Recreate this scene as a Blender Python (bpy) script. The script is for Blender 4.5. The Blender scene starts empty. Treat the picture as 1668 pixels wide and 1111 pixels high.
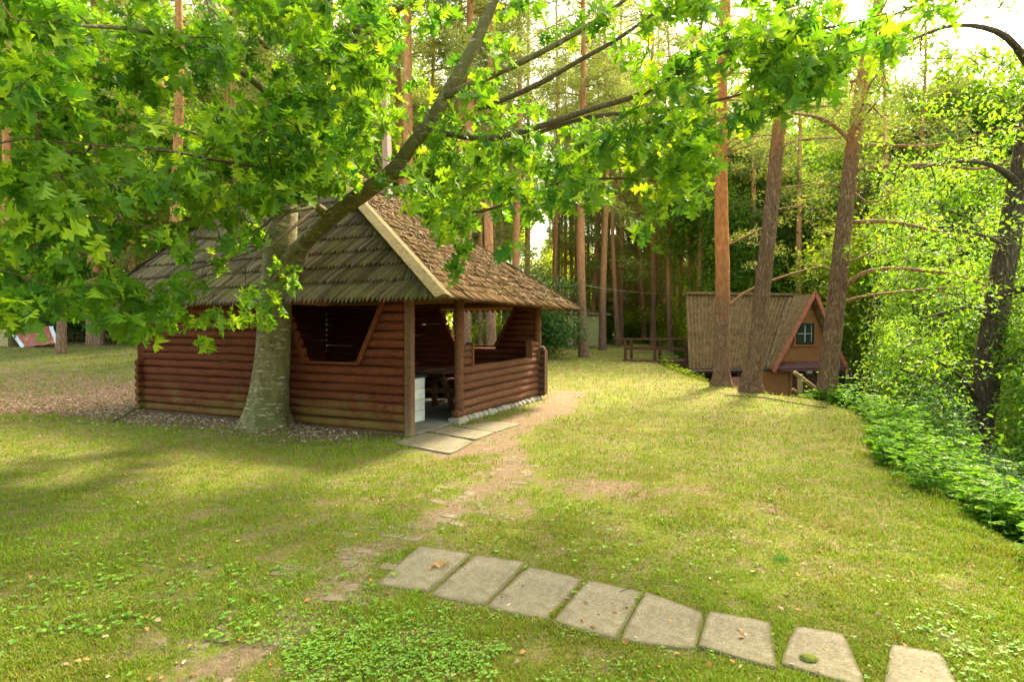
import bpy, math
import numpy as np
from mathutils import Vector, Matrix
R_ = np.random.default_rng(7)
rad = math.radians
# ------------------------------------------------------------------ camera
CAMZ = 1.6
PITCH = rad(1.17)
F = 950.0
sc = bpy.context.scene
cd = bpy.data.cameras.new('camera')
cam = bpy.data.objects.new('camera', cd)
sc.collection.objects.link(cam)
cam.location = (0, 0, CAMZ)
cam.rotation_euler = (rad(90) - PITCH, 0, 0)
cd.sensor_width = 36
cd.lens = 36 * F / 1668
cd.clip_start = 0.05
cd.clip_end = 2000
sc.camera = cam
# ------------------------------------------------------------------ world, sun, exposure
SUN_EL = 50.0
SUN_AZ = 35.0          # degrees clockwise from +Y (towards +X)
w = bpy.data.worlds.new('World')
sc.world = w
w.use_nodes = True
nt = w.node_tree
nt.nodes.clear()
sky = nt.nodes.new('ShaderNodeTexSky')
sky.sky_type = 'NISHITA'
sky.sun_disc = False
sky.sun_elevation = rad(SUN_EL)
sky.sun_rotation = rad(SUN_AZ)
sky.air_density = 1.0
sky.dust_density = 4.0
sky.ozone_density = 0.6
bg = nt.nodes.new('ShaderNodeBackground')
bg.inputs['Strength'].default_value = 0.15
wo = nt.nodes.new('ShaderNodeOutputWorld')
warm = nt.nodes.new('ShaderNodeMix')
warm.data_type = 'RGBA'; warm.blend_type = 'MULTIPLY'
warm.inputs[0].default_value = 1
warm.inputs[7].default_value = (1.0, 0.91, 0.64, 1)
nt.links.new(sky.outputs[0], warm.inputs[6])
nt.links.new(warm.outputs[2], bg.inputs['Color'])
nt.links.new(bg.outputs[0], wo.inputs['Surface'])
sl = bpy.data.lights.new('sun', 'SUN')
sl.energy = 2.0
sl.angle = rad(8)
sl.color = (1.0, 0.89, 0.68)
so = bpy.data.objects.new('sun', sl)
sc.collection.objects.link(so)
sd = Vector((math.sin(rad(SUN_AZ)) * math.cos(rad(SUN_EL)), math.cos(rad(SUN_AZ)) * math.cos(rad(SUN_EL)), math.sin(rad(SUN_EL))))
so.rotation_euler = (-sd).to_track_quat('-Z', 'Y').to_euler()
so.location = (20, 20, 40)
sc.view_settings.view_transform = 'Standard'
sc.view_settings.look = 'None'
sc.view_settings.gamma = 1
sc.view_settings.exposure = 3.0
sc.render.engine = 'CYCLES'
sc.cycles.max_bounces = 8
sc.cycles.diffuse_bounces = 5
sc.cycles.glossy_bounces = 2
sc.cycles.transmission_bounces = 4
sc.cycles.transparent_max_bounces = 4
sc.cycles.use_denoising = True
sc.cycles.sample_clamp_indirect = 8

# ------------------------------------------------------------------ helpers
COL = sc.collection

def ss(a, b, x):
    t = np.clip((np.asarray(x, float) - a) / (b - a), 0, 1)
    return t * t * (3 - 2 * t)

def P(px, py, d):
    """the point at depth d (metres along +Y) seen at photo pixel px, py"""
    a, b = (px - 834) / F, (555.5 - py) / F
    c, s = math.cos(PITCH), math.sin(PITCH)
    dx, dy, dz = a, c + b * s, -s + b * c
    k = d / dy
    return np.array((dx * k, d, CAMZ + dz * k))

def vnoise(x, y, seed=0):
    """cheap smooth 2-D value noise in 0..1"""
    x = np.asarray(x, float); y = np.asarray(y, float)
    xi, yi = np.floor(x), np.floor(y)
    fx, fy = x - xi, y - yi
    fx = fx * fx * (3 - 2 * fx); fy = fy * fy * (3 - 2 * fy)
    def h(a, b):
        v = np.sin(a * 127.1 + b * 311.7 + seed * 74.7) * 43758.5453
        return v - np.floor(v)
    return (h(xi, yi) * (1 - fx) + h(xi + 1, yi) * fx) * (1 - fy) + (h(xi, yi + 1) * (1 - fx) + h(xi + 1, yi + 1) * fx) * fy

def fbm(x, y, seed=0):
    return .5 * vnoise(x, y, seed) + .3 * vnoise(x * 2.1, y * 2.1, seed + 1) + .2 * vnoise(x * 4.3, y * 4.3, seed + 2)

XC_Y = [-30, 3.4, 5.2, 8.3, 11, 12.8, 14.3, 17, 20, 24, 27, 32, 60, 120]
XC_X = [1.0, 3.1, 3.7, 4.9, 6.3, 6.8, 5.9, 5.3, 5.4, 5.7, 6.6, 8.5, 11, 14]

def crest(y):
    return np.interp(y, XC_Y, XC_X)

def H(x, y):
    x = np.asarray(x, float); y = np.asarray(y, float)
    z = .02 * np.clip(y - 12, 0, 48)
    z = z + .75 * ss(12, 27, y) * ss(4, 10, -x)
    s = x - crest(y)
    d = .78 * (np.sqrt(np.clip(s, 0, None) ** 2 + .36) - .6)
    w_ = 5 * ss(15, 20, y)
    d = np.minimum(d, 3.0) + .08 * (1 - np.exp(-np.clip(d - 3, 0, None))) + .8 * ss(4.2 + w_, 5.6 + w_, s)
    far = np.clip((s - 22) * .35, 0, 3.9)
    z = z - d + far
    z = z + .05 * np.exp(-((x + 3.9) ** 2 + (y - 9.2) ** 2) / 1.2)
    z = z + (fbm(x * .8, y * .8, 3) - .5) * .05 * ss(1.0, 3.0, np.hypot(x + 3, y - 11) - 2.5)
    return z

def G(px, py):
    """ground point seen at a photo pixel"""
    z = 0.0
    for _ in range(30):
        b = (555.5 - py) / F
        c, s = math.cos(PITCH), math.sin(PITCH)
        dy, dz = c + b * s, -s + b * c
        d = (z - CAMZ) / dz * dy
        p = P(px, py, d)
        z = .5 * z + .5 * float(H(p[0], p[1]))
    p[2] = float(H(p[0], p[1]))
    return p

class MB:
    """collects geometry, then links it as ONE mesh object"""
    def __init__(s):
        s.V = []; s.L = []; s.S = []; s.A = []; s.n = 0
    def add(s, V, faces, rnd=None):
        V = np.asarray(V, float)
        if isinstance(faces, np.ndarray):
            s.L.append((faces + s.n).ravel()); s.S.append(np.full(len(faces), faces.shape[1]))
        else:
            for f in faces:
                s.L.append(np.asarray(f) + s.n); s.S.append(np.array([len(f)]))
        s.V.append(V)
        s.A.append(np.full(len(V), float(R_.random()) if rnd is None else 0.0) + (0 if rnd is None else rnd))
        s.n += len(V)
    def box(s, c, size, axes=None, rnd=None, jit=0):
        hx = np.asarray(size, float) / 2
        v = np.array([(x, y, z) for x in (-1, 1) for y in (-1, 1) for z in (-1, 1)], float) * hx
        if jit: v = v + R_.uniform(-jit, jit, v.shape)
        if axes is not None: v = v @ np.asarray(axes, float)
        s.add(v + np.asarray(c, float), BOXF, rnd)
    def beam(s, a, b, w_, t_, up=(0, 0, 1), rnd=None, jit=0):
        a = np.asarray(a, float); b = np.asarray(b, float)
        x = b - a; l = np.linalg.norm(x); x = x / l
        y = np.cross(up, x); y /= np.linalg.norm(y); z = np.cross(x, y)
        s.box((a + b) / 2, (l, w_, t_), np.array([x, y, z]), rnd, jit)
    def tube(s, pts, rad_, n=8, wob=0, caps=True, rnd=None):
        pts = np.asarray(pts, float); m = len(pts)
        rad_ = np.broadcast_to(np.asarray(rad_, float), (m,))
        t = np.gradient(pts, axis=0); t /= np.linalg.norm(t, axis=1)[:, None] + 1e-9
        ref = np.array((0, 0, 1.)) if abs(t[:, 2]).mean() < .8 else np.array((1., 0, 0))
        u = np.cross(t, ref); u /= np.linalg.norm(u, axis=1)[:, None] + 1e-9
        v = np.cross(t, u)
        an = np.linspace(0, 2 * np.pi, n, endpoint=False)
        r = rad_[:, None] * (1 + (R_.uniform(-wob, wob, (m, n)) if wob else 0))
        V = pts[:, None, :] + r[..., None] * (np.cos(an)[None, :, None] * u[:, None, :] + np.sin(an)[None, :, None] * v[:, None, :])
        i = np.arange(m - 1)[:, None] * n; j = np.arange(n)[None, :]; k = (j + 1) % n
        q = np.stack([i + j, i + k, i + n + k, i + n + j], -1).reshape(-1, 4)
        rr = float(R_.random()) if rnd is None else rnd
        b0 = s.n
        s.add(V.reshape(-1, 3), q, rr)
        if caps:
            s.L.append(np.arange(n)[::-1] + b0); s.S.append(np.array([n]))
            s.L.append(np.arange(n) + b0 + (m - 1) * n); s.S.append(np.array([n]))
    def prism(s, poly, z0, z1, rnd=None):
        poly = np.asarray(poly, float); n = len(poly)
        z0 = np.broadcast_to(z0, (n,)); z1 = np.broadcast_to(z1, (n,))
        V = np.vstack([np.c_[poly, z0], np.c_[poly, z1]])
        f = [list(range(n))[::-1], list(range(n, 2 * n))] + [[i, (i + 1) % n, n + (i + 1) % n, n + i] for i in range(n)]
        s.add(V, f, rnd)
    def build(s, name, mt, parent=None, smooth=False, org=None):
        me = bpy.data.meshes.new(name)
        V = np.concatenate(s.V); L = np.concatenate(s.L).astype(np.int32); S = np.concatenate(s.S).astype(np.int32)
        if org is not None: V = V - np.asarray(org, float)
        me.vertices.add(len(V)); me.vertices.foreach_set('co', V.astype(np.float32).ravel())
        me.loops.add(len(L)); me.loops.foreach_set('vertex_index', L)
        me.polygons.add(len(S))
        st = np.concatenate([[0], np.cumsum(S)[:-1]]).astype(np.int32)
        me.polygons.foreach_set('loop_start', st)
        me.polygons.foreach_set('use_smooth', np.full(len(S), smooth))
        me.update(calc_edges=True)
        at = me.attributes.new('rnd', 'FLOAT', 'POINT')
        at.data.foreach_set('value', np.concatenate(s.A).astype(np.float32))
        me.validate()
        me.materials.append(mt)
        o = bpy.data.objects.new(name, me); COL.objects.link(o)
        if org is not None and parent is None: o.location = org
        if parent is not None: o.parent = parent
        return o
BOXF = np.array([(0, 1, 3, 2), (4, 6, 7, 5), (0, 4, 5, 1), (2, 3, 7, 6), (0, 2, 6, 4), (1, 5, 7, 3)])

def tag(o, label=None, cat=None, group=None, kind=None):
    if label: o['label'] = label
    if cat: o['category'] = cat
    if group: o['group'] = group
    if kind: o['kind'] = kind
    return o

def empty(name, loc=(0, 0, 0), rz=0, label=None, cat=None, group=None):
    o = bpy.data.objects.new(name, None); COL.objects.link(o)
    o.location = loc; o.rotation_euler = (0, 0, rz); o.empty_display_size = .2
    return tag(o, label, cat, group)

def copy_tree(o, parent=None):
    c = o.copy(); COL.objects.link(c); c.parent = parent
    for ch in list(o.children): copy_tree(ch, c)
    return c

def inst(tv, tf, pos, mats3, scl):
    """N copies of a template: tv (k,3), tf (f,m) ; mats3 (N,3,3) rows are the axes"""
    N = len(pos); k = len(tv)
    V = np.einsum('ki,nij->nkj', tv, mats3) * np.asarray(scl).reshape(-1, 1, 1) + pos[:, None, :]
    Fs = (tf[None] + (np.arange(N) * k)[:, None, None]).reshape(-1, tf.shape[1])
    return V.reshape(-1, 3), Fs

def frames(d, roll=None, up=None):
    """rows: x side, y along d, z normal (roughly up)"""
    d = d / (np.linalg.norm(d, axis=1)[:, None] + 1e-9)
    upv = np.tile((0, 0, 1.), (len(d), 1)) if up is None else up
    x = np.cross(d, upv); n_ = np.linalg.norm(x, axis=1)[:, None]
    x = np.where(n_ > 1e-3, x / (n_ + 1e-9), np.array((1., 0, 0)))
    z = np.cross(x, d)
    if roll is not None:
        c, s = np.cos(roll)[:, None], np.sin(roll)[:, None]
        x, z = x * c + z * s, z * c - x * s
    return np.stack([x, d, z], 1)

# ------------------------------------------------------------------ materials
class NT:
    def __init__(s, name):
        s.m = bpy.data.materials.new(name); s.m.use_nodes = True
        s.t = s.m.node_tree; s.t.nodes.clear()
        s.out = s.n('ShaderNodeOutputMaterial')
    def n(s, ty, **kw):
        o = s.t.nodes.new(ty)
        for k, v in kw.items():
            if hasattr(o, k) and k not in ('Scale',): setattr(o, k, v)
            else: o.inputs[k].default_value = v
        return o
    def l(s, a, b): s.t.links.new(a, b)
    def coord(s, sc_=(1, 1, 1), ty='Object', rot=(0, 0, 0)):
        c = s.n('ShaderNodeTexCoord'); mp = s.n('ShaderNodeMapping')
        mp.inputs['Scale'].default_value = sc_; mp.inputs['Rotation'].default_value = rot
        s.l(c.outputs[ty], mp.inputs['Vector']); return mp.outputs[0]
    def noise(s, v, scale, detail=5, rough=.6, dist=0):
        o = s.n('ShaderNodeTexNoise'); o.inputs['Scale'].default_value = scale
        o.inputs['Detail'].default_value = detail; o.inputs['Roughness'].default_value = rough
        o.inputs['Distortion'].default_value = dist
        if v is not None: s.l(v, o.inputs['Vector'])
        return o.outputs['Fac']
    def ramp(s, f, stops, interp='LINEAR'):
        o = s.n('ShaderNodeValToRGB'); cr = o.color_ramp; cr.interpolation = interp
        while len(cr.elements) < len(stops): cr.elements.new(.5)
        for e, (p, c) in zip(cr.elements, stops):
            e.position = p; e.color = (c, c, c, 1) if not hasattr(c, '__len__') else (*c, 1)
        s.l(f, o.inputs[0]); return o.outputs[0]
    def mix(s, f, a, b, ty='MIX'):
        o = s.n('ShaderNodeMix'); o.data_type = 'RGBA'; o.blend_type = ty
        for i, x in ((0, f), (6, a), (7, b)):
            if hasattr(x, 'links'): s.l(x, o.inputs[i])
            else: o.inputs[i].default_value = x if i == 0 else (*x, 1)
        return o.outputs[2]
    def math(s, op, a, b=0., c=None):
        o = s.n('ShaderNodeMath'); o.operation = op
        for i, x in enumerate((a, b) if c is None else (a, b, c)):
            if hasattr(x, 'links'): s.l(x, o.inputs[i])
            else: o.inputs[i].default_value = x
        return o.outputs[0]
    def attr(s, name='rnd'):
        o = s.n('ShaderNodeAttribute'); o.attribute_name = name; return o.outputs['Fac']
    def sep(s, v):
        o = s.n('ShaderNodeSeparateXYZ'); s.l(v, o.inputs[0]); return o.outputs
    def finish(s, col, rough=.8, bump=None, bs=.3, bd=.02, spec=.3, transl=None, tcol=None, metal=0):
        b = s.n('ShaderNodeBsdfPrincipled')
        if hasattr(col, 'links'): s.l(col, b.inputs['Base Color'])
        else: b.inputs['Base Color'].default_value = (*col, 1)
        if hasattr(rough, 'links'): s.l(rough, b.inputs['Roughness'])
        else: b.inputs['Roughness'].default_value = rough
        b.inputs['Specular IOR Level'].default_value = spec
        b.inputs['Metallic'].default_value = metal
        if bump is not None:
            bn = s.n('ShaderNodeBump'); bn.inputs['Strength'].default_value = bs; bn.inputs['Distance'].default_value = bd
            s.l(bump, bn.inputs['Height']); s.l(bn.outputs[0], b.inputs['Normal'])
        if transl:
            tr = s.n('ShaderNodeBsdfTranslucent'); s.l(tcol if tcol is not None else col, tr.inputs['Color'])
            mx = s.n('ShaderNodeMixShader'); mx.inputs[0].default_value = transl
            s.l(b.outputs[0], mx.inputs[1]); s.l(tr.outputs[0], mx.inputs[2]); s.l(mx.outputs[0], s.out.inputs['Surface'])
        else: s.l(b.outputs[0], s.out.inputs['Surface'])
        return s.m

def leaf_mat(name, stops, transl=.45, rough=.45, spec=.35, tgain=1.6):
    t = NT(name)
    c = t.ramp(t.attr(), stops)
    n_ = t.noise(t.coord(), 1.2, 2)
    c = t.mix(t.ramp(n_, [(.35, 0.), (.7, .35)]), c, stops[-1][1])
    tc = t.mix(1.0, c, (tgain, tgain * .95, tgain * .35), 'MULTIPLY')
    return t.finish(c, rough, spec=spec, transl=transl, tcol=tc)

M = {}
M['oak_leaf'] = leaf_mat('oak_leaf', [(0, (.016, .065, .010)), (.45, (.038, .13, .010)), (.8, (.095, .22, .013)), (1, (.30, .42, .022))], .48, .5, .25, 2.1)
M['alder_leaf'] = leaf_mat('alder_leaf', [(0, (.04, .10, .01)), (.5, (.09, .19, .015)), (1, (.20, .32, .025))], .5, .45, .35, 1.9)
M['shrub_leaf'] = leaf_mat('shrub_leaf', [(0, (.07, .14, .012)), (.5, (.15, .24, .018)), (1, (.34, .40, .03))], .62, .5, .3, 1.9)
M['dark_leaf'] = leaf_mat('dark_leaf', [(0, (.02, .065, .01)), (.5, (.035, .10, .015)), (1, (.07, .17, .025))], .35, .45, .4, 1.6)
M['herb'] = leaf_mat('herb', [(0, (.03, .10, .010)), (.5, (.065, .18, .012)), (1, (.19, .32, .02))], .42, .6, .12, 1.8)
M['needle'] = leaf_mat('needle', [(0, (.08, .13, .035)), (.5, (.15, .20, .055)), (1, (.28, .31, .10))], .45, .6, .25, 1.6)
M['grass'] = leaf_mat('grass', [(0, (.22, .15, .045)), (.14, (.20, .17, .025)), (.3, (.165, .20, .012)), (.7, (.115, .195, .008)), (1, (.20, .29, .010))], .3, .6, .2, 1.5)
M['clover'] = leaf_mat('clover', [(0, (.06, .17, .015)), (.6, (.12, .27, .02)), (1, (.20, .36, .03))], .35, .5, .3, 1.5)
M['litter'] = leaf_mat('litter', [(0, (.10, .055, .03)), (.4, (.24, .14, .08)), (.8, (.42, .29, .18)), (1, (.55, .43, .32))], .12, .8, .2, 1.1)
M['litter_red'] = leaf_mat('litter_red', [(0, (.20, .07, .03)), (.5, (.38, .15, .05)), (1, (.45, .28, .09))], .12, .8, .2, 1.1)

def bark(name, c0, c1, c2, scale=8, stretch=.25, bs=.8, bd=.03, moss=None, top=None):
    t = NT(name)
    v = t.coord((1, 1, stretch))
    a = t.noise(v, scale, 6, .7, .6)
    wv_ = t.n('ShaderNodeTexNoise'); wv_.inputs['Scale'].default_value = scale * .9; wv_.inputs['Detail'].default_value = 4; t.l(v, wv_.inputs['Vector'])
    vv = t.n('ShaderNodeVectorMath'); vv.operation = 'MULTIPLY_ADD'; t.l(wv_.outputs['Color'], vv.inputs[0]); vv.inputs[1].default_value = (.22, .22, .22); t.l(v, vv.inputs[2])
    vo = t.n('ShaderNodeTexVoronoi'); vo.feature = 'DISTANCE_TO_EDGE'; vo.inputs['Scale'].default_value = scale * 1.9
    t.l(vv.outputs[0], vo.inputs['Vector'])
    crack = t.ramp(vo.outputs[0], [(0, 0.), (.25, 1.)])
    c = t.ramp(t.noise(v, scale * 2.6, 6, .75), [(.3, c0), (.5, c1), (.7, c2)])
    c = t.mix(t.ramp(t.noise(t.coord((1, 1, .5)), 1.7, 4), [(.4, 0.), (.7, .4)]), c, c0)
    c = t.mix(t.math('MULTIPLY', t.math('SUBTRACT', 1., crack), .55), c, tuple(x * .35 for x in c0))
    if top:
        z = t.sep(t.coord())[2]
        zz = t.math('ADD', z, t.math('MULTIPLY', t.noise(t.coord(), 1.3, 3), 3.0))
        f = t.ramp(t.math('DIVIDE', zz, 20.), [(top[1] / 20, 0.), (top[2] / 20, 1.)])
        oc = t.mix(t.ramp(t.noise(t.coord((1, 1, .45)), 11, 6, .75), [(.35, 0.), (.7, 1.)]), top[0], tuple(x * .45 for x in top[0]))
        c = t.mix(f, c, oc)
    if moss:
        z = t.sep(t.coord())[2]
        f = t.ramp(t.math('ADD', t.math('MULTIPLY', z, -.5), t.noise(t.coord(), 4, 4)), [(.25, 0.), (.9, .55)])
        c = t.mix(f, c, moss)
    h = t.math('ADD', a, t.math('MULTIPLY', crack, .6))
    return t.finish(c, .9, h, bs, bd, .15)
M['pine_bark'] = bark('pine_bark', (.10, .052, .028), (.22, .125, .072), (.33, .21, .125), 9, .28, 1.0, .03, None, ((.52, .22, .085), 6.2, 9.0))
M['pine_bark_orange'] = bark('pine_bark_orange', (.11, .06, .035), (.25, .145, .085), (.36, .22, .14), 9, .28, .9, .025, None, ((.58, .22, .075), 3.4, 5.2))
M['alder_bark'] = bark('alder_bark', (.05, .035, .022), (.11, .08, .05), (.20, .155, .10), 9, .2, 1.0, .04, (.06, .08, .02))
M['far_bark'] = bark('far_bark', (.13, .07, .042), (.27, .155, .10), (.38, .24, .16), 7, .3, .6, .02, None, ((.60, .28, .13), 3.4, 6.0))
M['twig'] = bark('twig', (.08, .055, .03), (.14, .105, .06), (.22, .18, .10), 14, .5, .3, .005)
M['pine_twig'] = bark('pine_twig', (.20, .10, .05), (.32, .17, .09), (.42, .26, .15), 10, .5, .3, .005)

def oak_bark():
    t = NT('oak_bark')
    v = t.coord((1, 1, 5.5))
    n1 = t.noise(v, 5.5, 6, .75)
    lent = t.ramp(n1, [(.56, 0.), (.63, 1.)])
    big = t.noise(t.coord((1, 1, .5)), 2.2, 4)
    c = t.ramp(t.noise(t.coord((1, 1, .6)), 14, 5), [(.3, (.07, .058, .028)), (.5, (.14, .115, .055)), (.75, (.24, .195, .10))])
    c = t.mix(t.ramp(big, [(.4, 0.), (.62, .75)]), c, (.105, .11, .03))
    c = t.mix(t.ramp(t.noise(t.coord((1, 1, .35)), 5, 6, .8), [(.52, 0.), (.62, .6)]), c, (.05, .04, .02))
    c = t.mix(t.math('MULTIPLY', lent, .75), c, (.50, .45, .30))
    return t.finish(c, .85, t.math('ADD', t.math('MULTIPLY', lent, .5), t.noise(t.coord(), 18, 6)), .6, .012, .2)
M['oak_bark'] = oak_bark()

def log_mat(name, base, dark, algae=None, ang=154.9):
    t = NT(name)
    v = t.coord((1, 1, 1))
    sv = t.coord((.55, 1, 1), rot=(0, 0, rad(-ang)))
    sv2 = t.n('ShaderNodeVectorMath'); sv2.operation = 'MULTIPLY'; t.l(sv, sv2.inputs[0]); sv2.inputs[1].default_value = (.5, 7, 7)
    grain = t.noise(sv2.outputs[0], 4.5, 6, .75)
    r = t.attr()
    fine = t.noise(v, 22, 6, .7)
    c = t.ramp(fine, [(.3, dark), (.6, base), (.85, tuple(min(1, x * 1.45) for x in base))])
    c = t.mix(t.math('MULTIPLY', r, .6), c, tuple(x * .5 for x in base))
    fl = t.ramp(t.noise(v, 55, 3, .8), [(.66, 0.), (.70, .55)])
    c = t.mix(fl, c, (.30, .20, .13))
    c = t.mix(t.ramp(grain, [(.32, .8), (.46, 0.)]), c, tuple(x * .35 for x in dark))
    c = t.mix(t.ramp(grain, [(.56, 0.), (.75, .35)]), c, tuple(min(1, x * 1.9) for x in base))
    c = t.mix(t.ramp(t.noise(v, 7, 3, .5), [(.70, 0.), (.74, .7)]), c, tuple(x * .4 for x in dark))
    big = t.noise(v, 1.6, 4, .7)
    c = t.mix(t.ramp(big, [(.45, 0.), (.75, .35)]), c, (base[0] * 1.15, base[1] * 1.25, base[2] * 1.2))
    if algae:
        z = t.sep(t.coord())[2]
        f = t.math('SUBTRACT', t.math('MULTIPLY', t.noise(v, 2.4, 5, .75), 1.5), t.math('MULTIPLY', z, .85))
        f = t.ramp(f, [(.3, 0.), (.7, .65)])
        c = t.mix(f, c, algae)
    h = t.math('ADD', t.math('ADD', t.noise(v, 9, 6, .7), t.math('MULTIPLY', fine, .4)), t.math('MULTIPLY', grain, .9))
    return t.finish(c, t.ramp(fine, [(.3, .95), (.7, .7)]), h, .7, .02, .12)
M['log_red'] = log_mat('log_red', (.15, .040, .016), (.07, .018, .008), (.15, .115, .03))
M['log_brown'] = log_mat('log_brown', (.185, .08, .042), (.09, .036, .02), ang=64.9)
M['log_end'] = log_mat('log_end', (.13, .07, .04), (.06, .03, .02))
M['old_board'] = log_mat('old_board', (.13, .105, .04), (.06, .048, .02), (.10, .11, .03))
M['post_mat'] = log_mat('post_mat', (.17, .085, .048), (.09, .045, .025), (.22, .17, .08))
M['inner_wood'] = log_mat('inner_wood', (.36, .20, .08), (.22, .11, .045))
M['table_wood'] = log_mat('table_wood', (.16, .075, .04), (.08, .035, .02))
M['rail_wood'] = log_mat('rail_wood', (.14, .06, .035), (.07, .03, .02))
M['pale_wood'] = log_mat('pale_wood', (.42, .31, .15), (.26, .18, .09))

def shingle_mat(name, c0, c1, c2, moss, mf=.5):
    t = NT(name)
    r = t.attr(); v = t.coord()
    c = t.ramp(r, [(0, c0), (.5, c1), (1, c2)])
    g = t.noise(v, 30, 5, .7)
    c = t.mix(t.ramp(g, [(.35, .5), (.7, 0.)]), c, tuple(x * .45 for x in c0))
    m = t.ramp(t.noise(v, 1.6, 6, .75), [(.48, 0.), (.68, mf)])
    c = t.mix(m, c, moss)
    sp = t.ramp(t.noise(v, 70, 2), [(.67, 0.), (.71, .6)])
    c = t.mix(sp, c, (.36, .28, .18))
    return t.finish(c, 1.0, g, .6, .01, .02)
M['shingle_dark'] = shingle_mat('shingle_dark', (.055, .042, .028), (.105, .082, .052), (.17, .135, .085), (.12, .13, .03), .55)
M['shingle_warm'] = shingle_mat('shingle_warm', (.04, .024, .013), (.095, .056, .028), (.20, .125, .06), (.11, .10, .025), .45)

def simple(name, c0, c1, scale=8, rough=.8, bs=.3, bd=.01, c2=None, spec=.3, metal=0):
    t = NT(name); n_ = t.noise(t.coord(), scale, 6, .65)
    st = [(.35, c0), (.65, c1)] + ([(.75, c2)] if c2 else [])
    c = t.ramp(n_, st)
    c = t.mix(t.math('MULTIPLY', t.attr(), .25), c, tuple(x * .6 for x in c0))
    return t.finish(c, rough, n_, bs, bd, spec, metal=metal)
def slab_mat():
    t = NT('concrete_slab'); v = t.coord()
    n_ = t.noise(v, 3.5, 7, .7); f = t.noise(v, 70, 4, .7)
    c = t.ramp(n_, [(.3, (.13, .113, .072)), (.5, (.215, .19, .13)), (.7, (.30, .27, .195))])
    c = t.mix(t.ramp(f, [(.4, .55), (.6, 0.)]), c, (.08, .065, .04))
    c = t.mix(t.ramp(t.noise(v, 11, 6, .8), [(.5, 0.), (.68, .6)]), c, (.07, .06, .035))
    c = t.mix(t.ramp(t.noise(v, 2.4, 6, .8), [(.46, 0.), (.66, .6)]), c, (.12, .105, .05))
    e_ = t.ramp(t.math('ADD', t.math('MULTIPLY', t.attr(), .75), t.math('MULTIPLY', t.noise(v, 9, 6, .8), .7)), [(.75, 0.), (1.05, .8)])
    c = t.mix(e_, c, (.085, .075, .03))
    sp_ = t.ramp(t.noise(v, 150, 2, .5), [(.66, 0.), (.70, .5)]); c = t.mix(sp_, c, (.33, .30, .23))
    return t.finish(c, .9, t.math('ADD', f, n_), .5, .008, .15)
M['slab'] = slab_mat()
M['floor_slab'] = simple('floor_slab', (.16, .15, .12), (.26, .24, .19), 7)
M['white_block'] = simple('white_block', (.52, .52, .46), (.70, .70, .63), 5, .85)
M['stone'] = simple('stone', (.22, .19, .14), (.42, .37, .29), 6, .85, .5, .02)
M['black'] = simple('black', (.02, .018, .015), (.035, .03, .025), 5, .7)
M['soil'] = simple('soil', (.10, .07, .045), (.20, .14, .09), 9, .95, .6, .02)
M['paver'] = simple('paver', (.13, .10, .06), (.21, .165, .105), 9, .9, .4, .008)
M['gutter'] = simple('gutter', (.05, .04, .035), (.09, .07, .06), 5, .6)
M['red_board'] = simple('red_board', (.33, .085, .045), (.46, .15, .085), 7, .65)
M['window_frame'] = simple('window_frame', (.015, .012, .01), (.03, .025, .02), 7, .5)
M['sash'] = simple('sash', (.35, .38, .33), (.5, .52, .46), 6, .6)
M['pink_pole'] = simple('pink_pole', (.42, .25, .20), (.52, .34, .28), 4, .7)
M['brick_red'] = None
M['rope'] = simple('rope', (.35, .33, .28), (.5, .47, .4), 10)
M['plaster'] = simple('plaster', (.36, .32, .12), (.45, .42, .18), 2)
M['shed_roof'] = simple('shed_roof', (.28, .17, .10), (.45, .28, .17), 2)

def glass():
    t = NT('dark_glass')
    b = t.n('ShaderNodeBsdfPrincipled'); b.inputs['Base Color'].default_value = (.03, .035, .03, 1)
    b.inputs['Roughness'].default_value = .06; b.inputs['Specular IOR Level'].default_value = .6
    t.l(b.outputs[0], t.out.inputs[0]); return t.m
M['glass'] = glass()

def brick(name, c1, c2, mortar, sx=.24, sy=.075):
    t = NT(name); c = t.n('ShaderNodeTexCoord'); s_ = t.sep(c.outputs['Object'])
    cm = t.n('ShaderNodeCombineXYZ'); t.l(t.math('ADD', s_[0], s_[1]), cm.inputs[0]); t.l(s_[2], cm.inputs[1])
    b = t.n('ShaderNodeTexBrick'); t.l(cm.outputs[0], b.inputs['Vector'])
    b.inputs['Color1'].default_value = (*c1, 1); b.inputs['Color2'].default_value = (*c2, 1); b.inputs['Mortar'].default_value = (*mortar, 1)
    b.inputs['Scale'].default_value = 1; b.inputs['Brick Width'].default_value = sx; b.inputs['Row Height'].default_value = sy; b.inputs['Mortar Size'].default_value = .01
    n_ = t.noise(t.coord(), 14, 5)
    col = t.mix(t.ramp(n_, [(.35, .5), (.65, 0.)]), b.outputs['Color'], tuple(x * .5 for x in c1))
    return t.finish(col, .85, b.outputs['Fac'], -.5, .01, .2)
M['brick_red'] = brick('brick_red', (.36, .11, .065), (.28, .08, .05), (.35, .3, .25))
M['brick_yellow'] = brick('brick_yellow', (.46, .36, .17), (.38, .29, .13), (.25, .2, .13))
M['paving'] = brick('paving', (.20, .185, .15), (.15, .14, .115), (.05, .045, .035), .5, .5)

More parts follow.
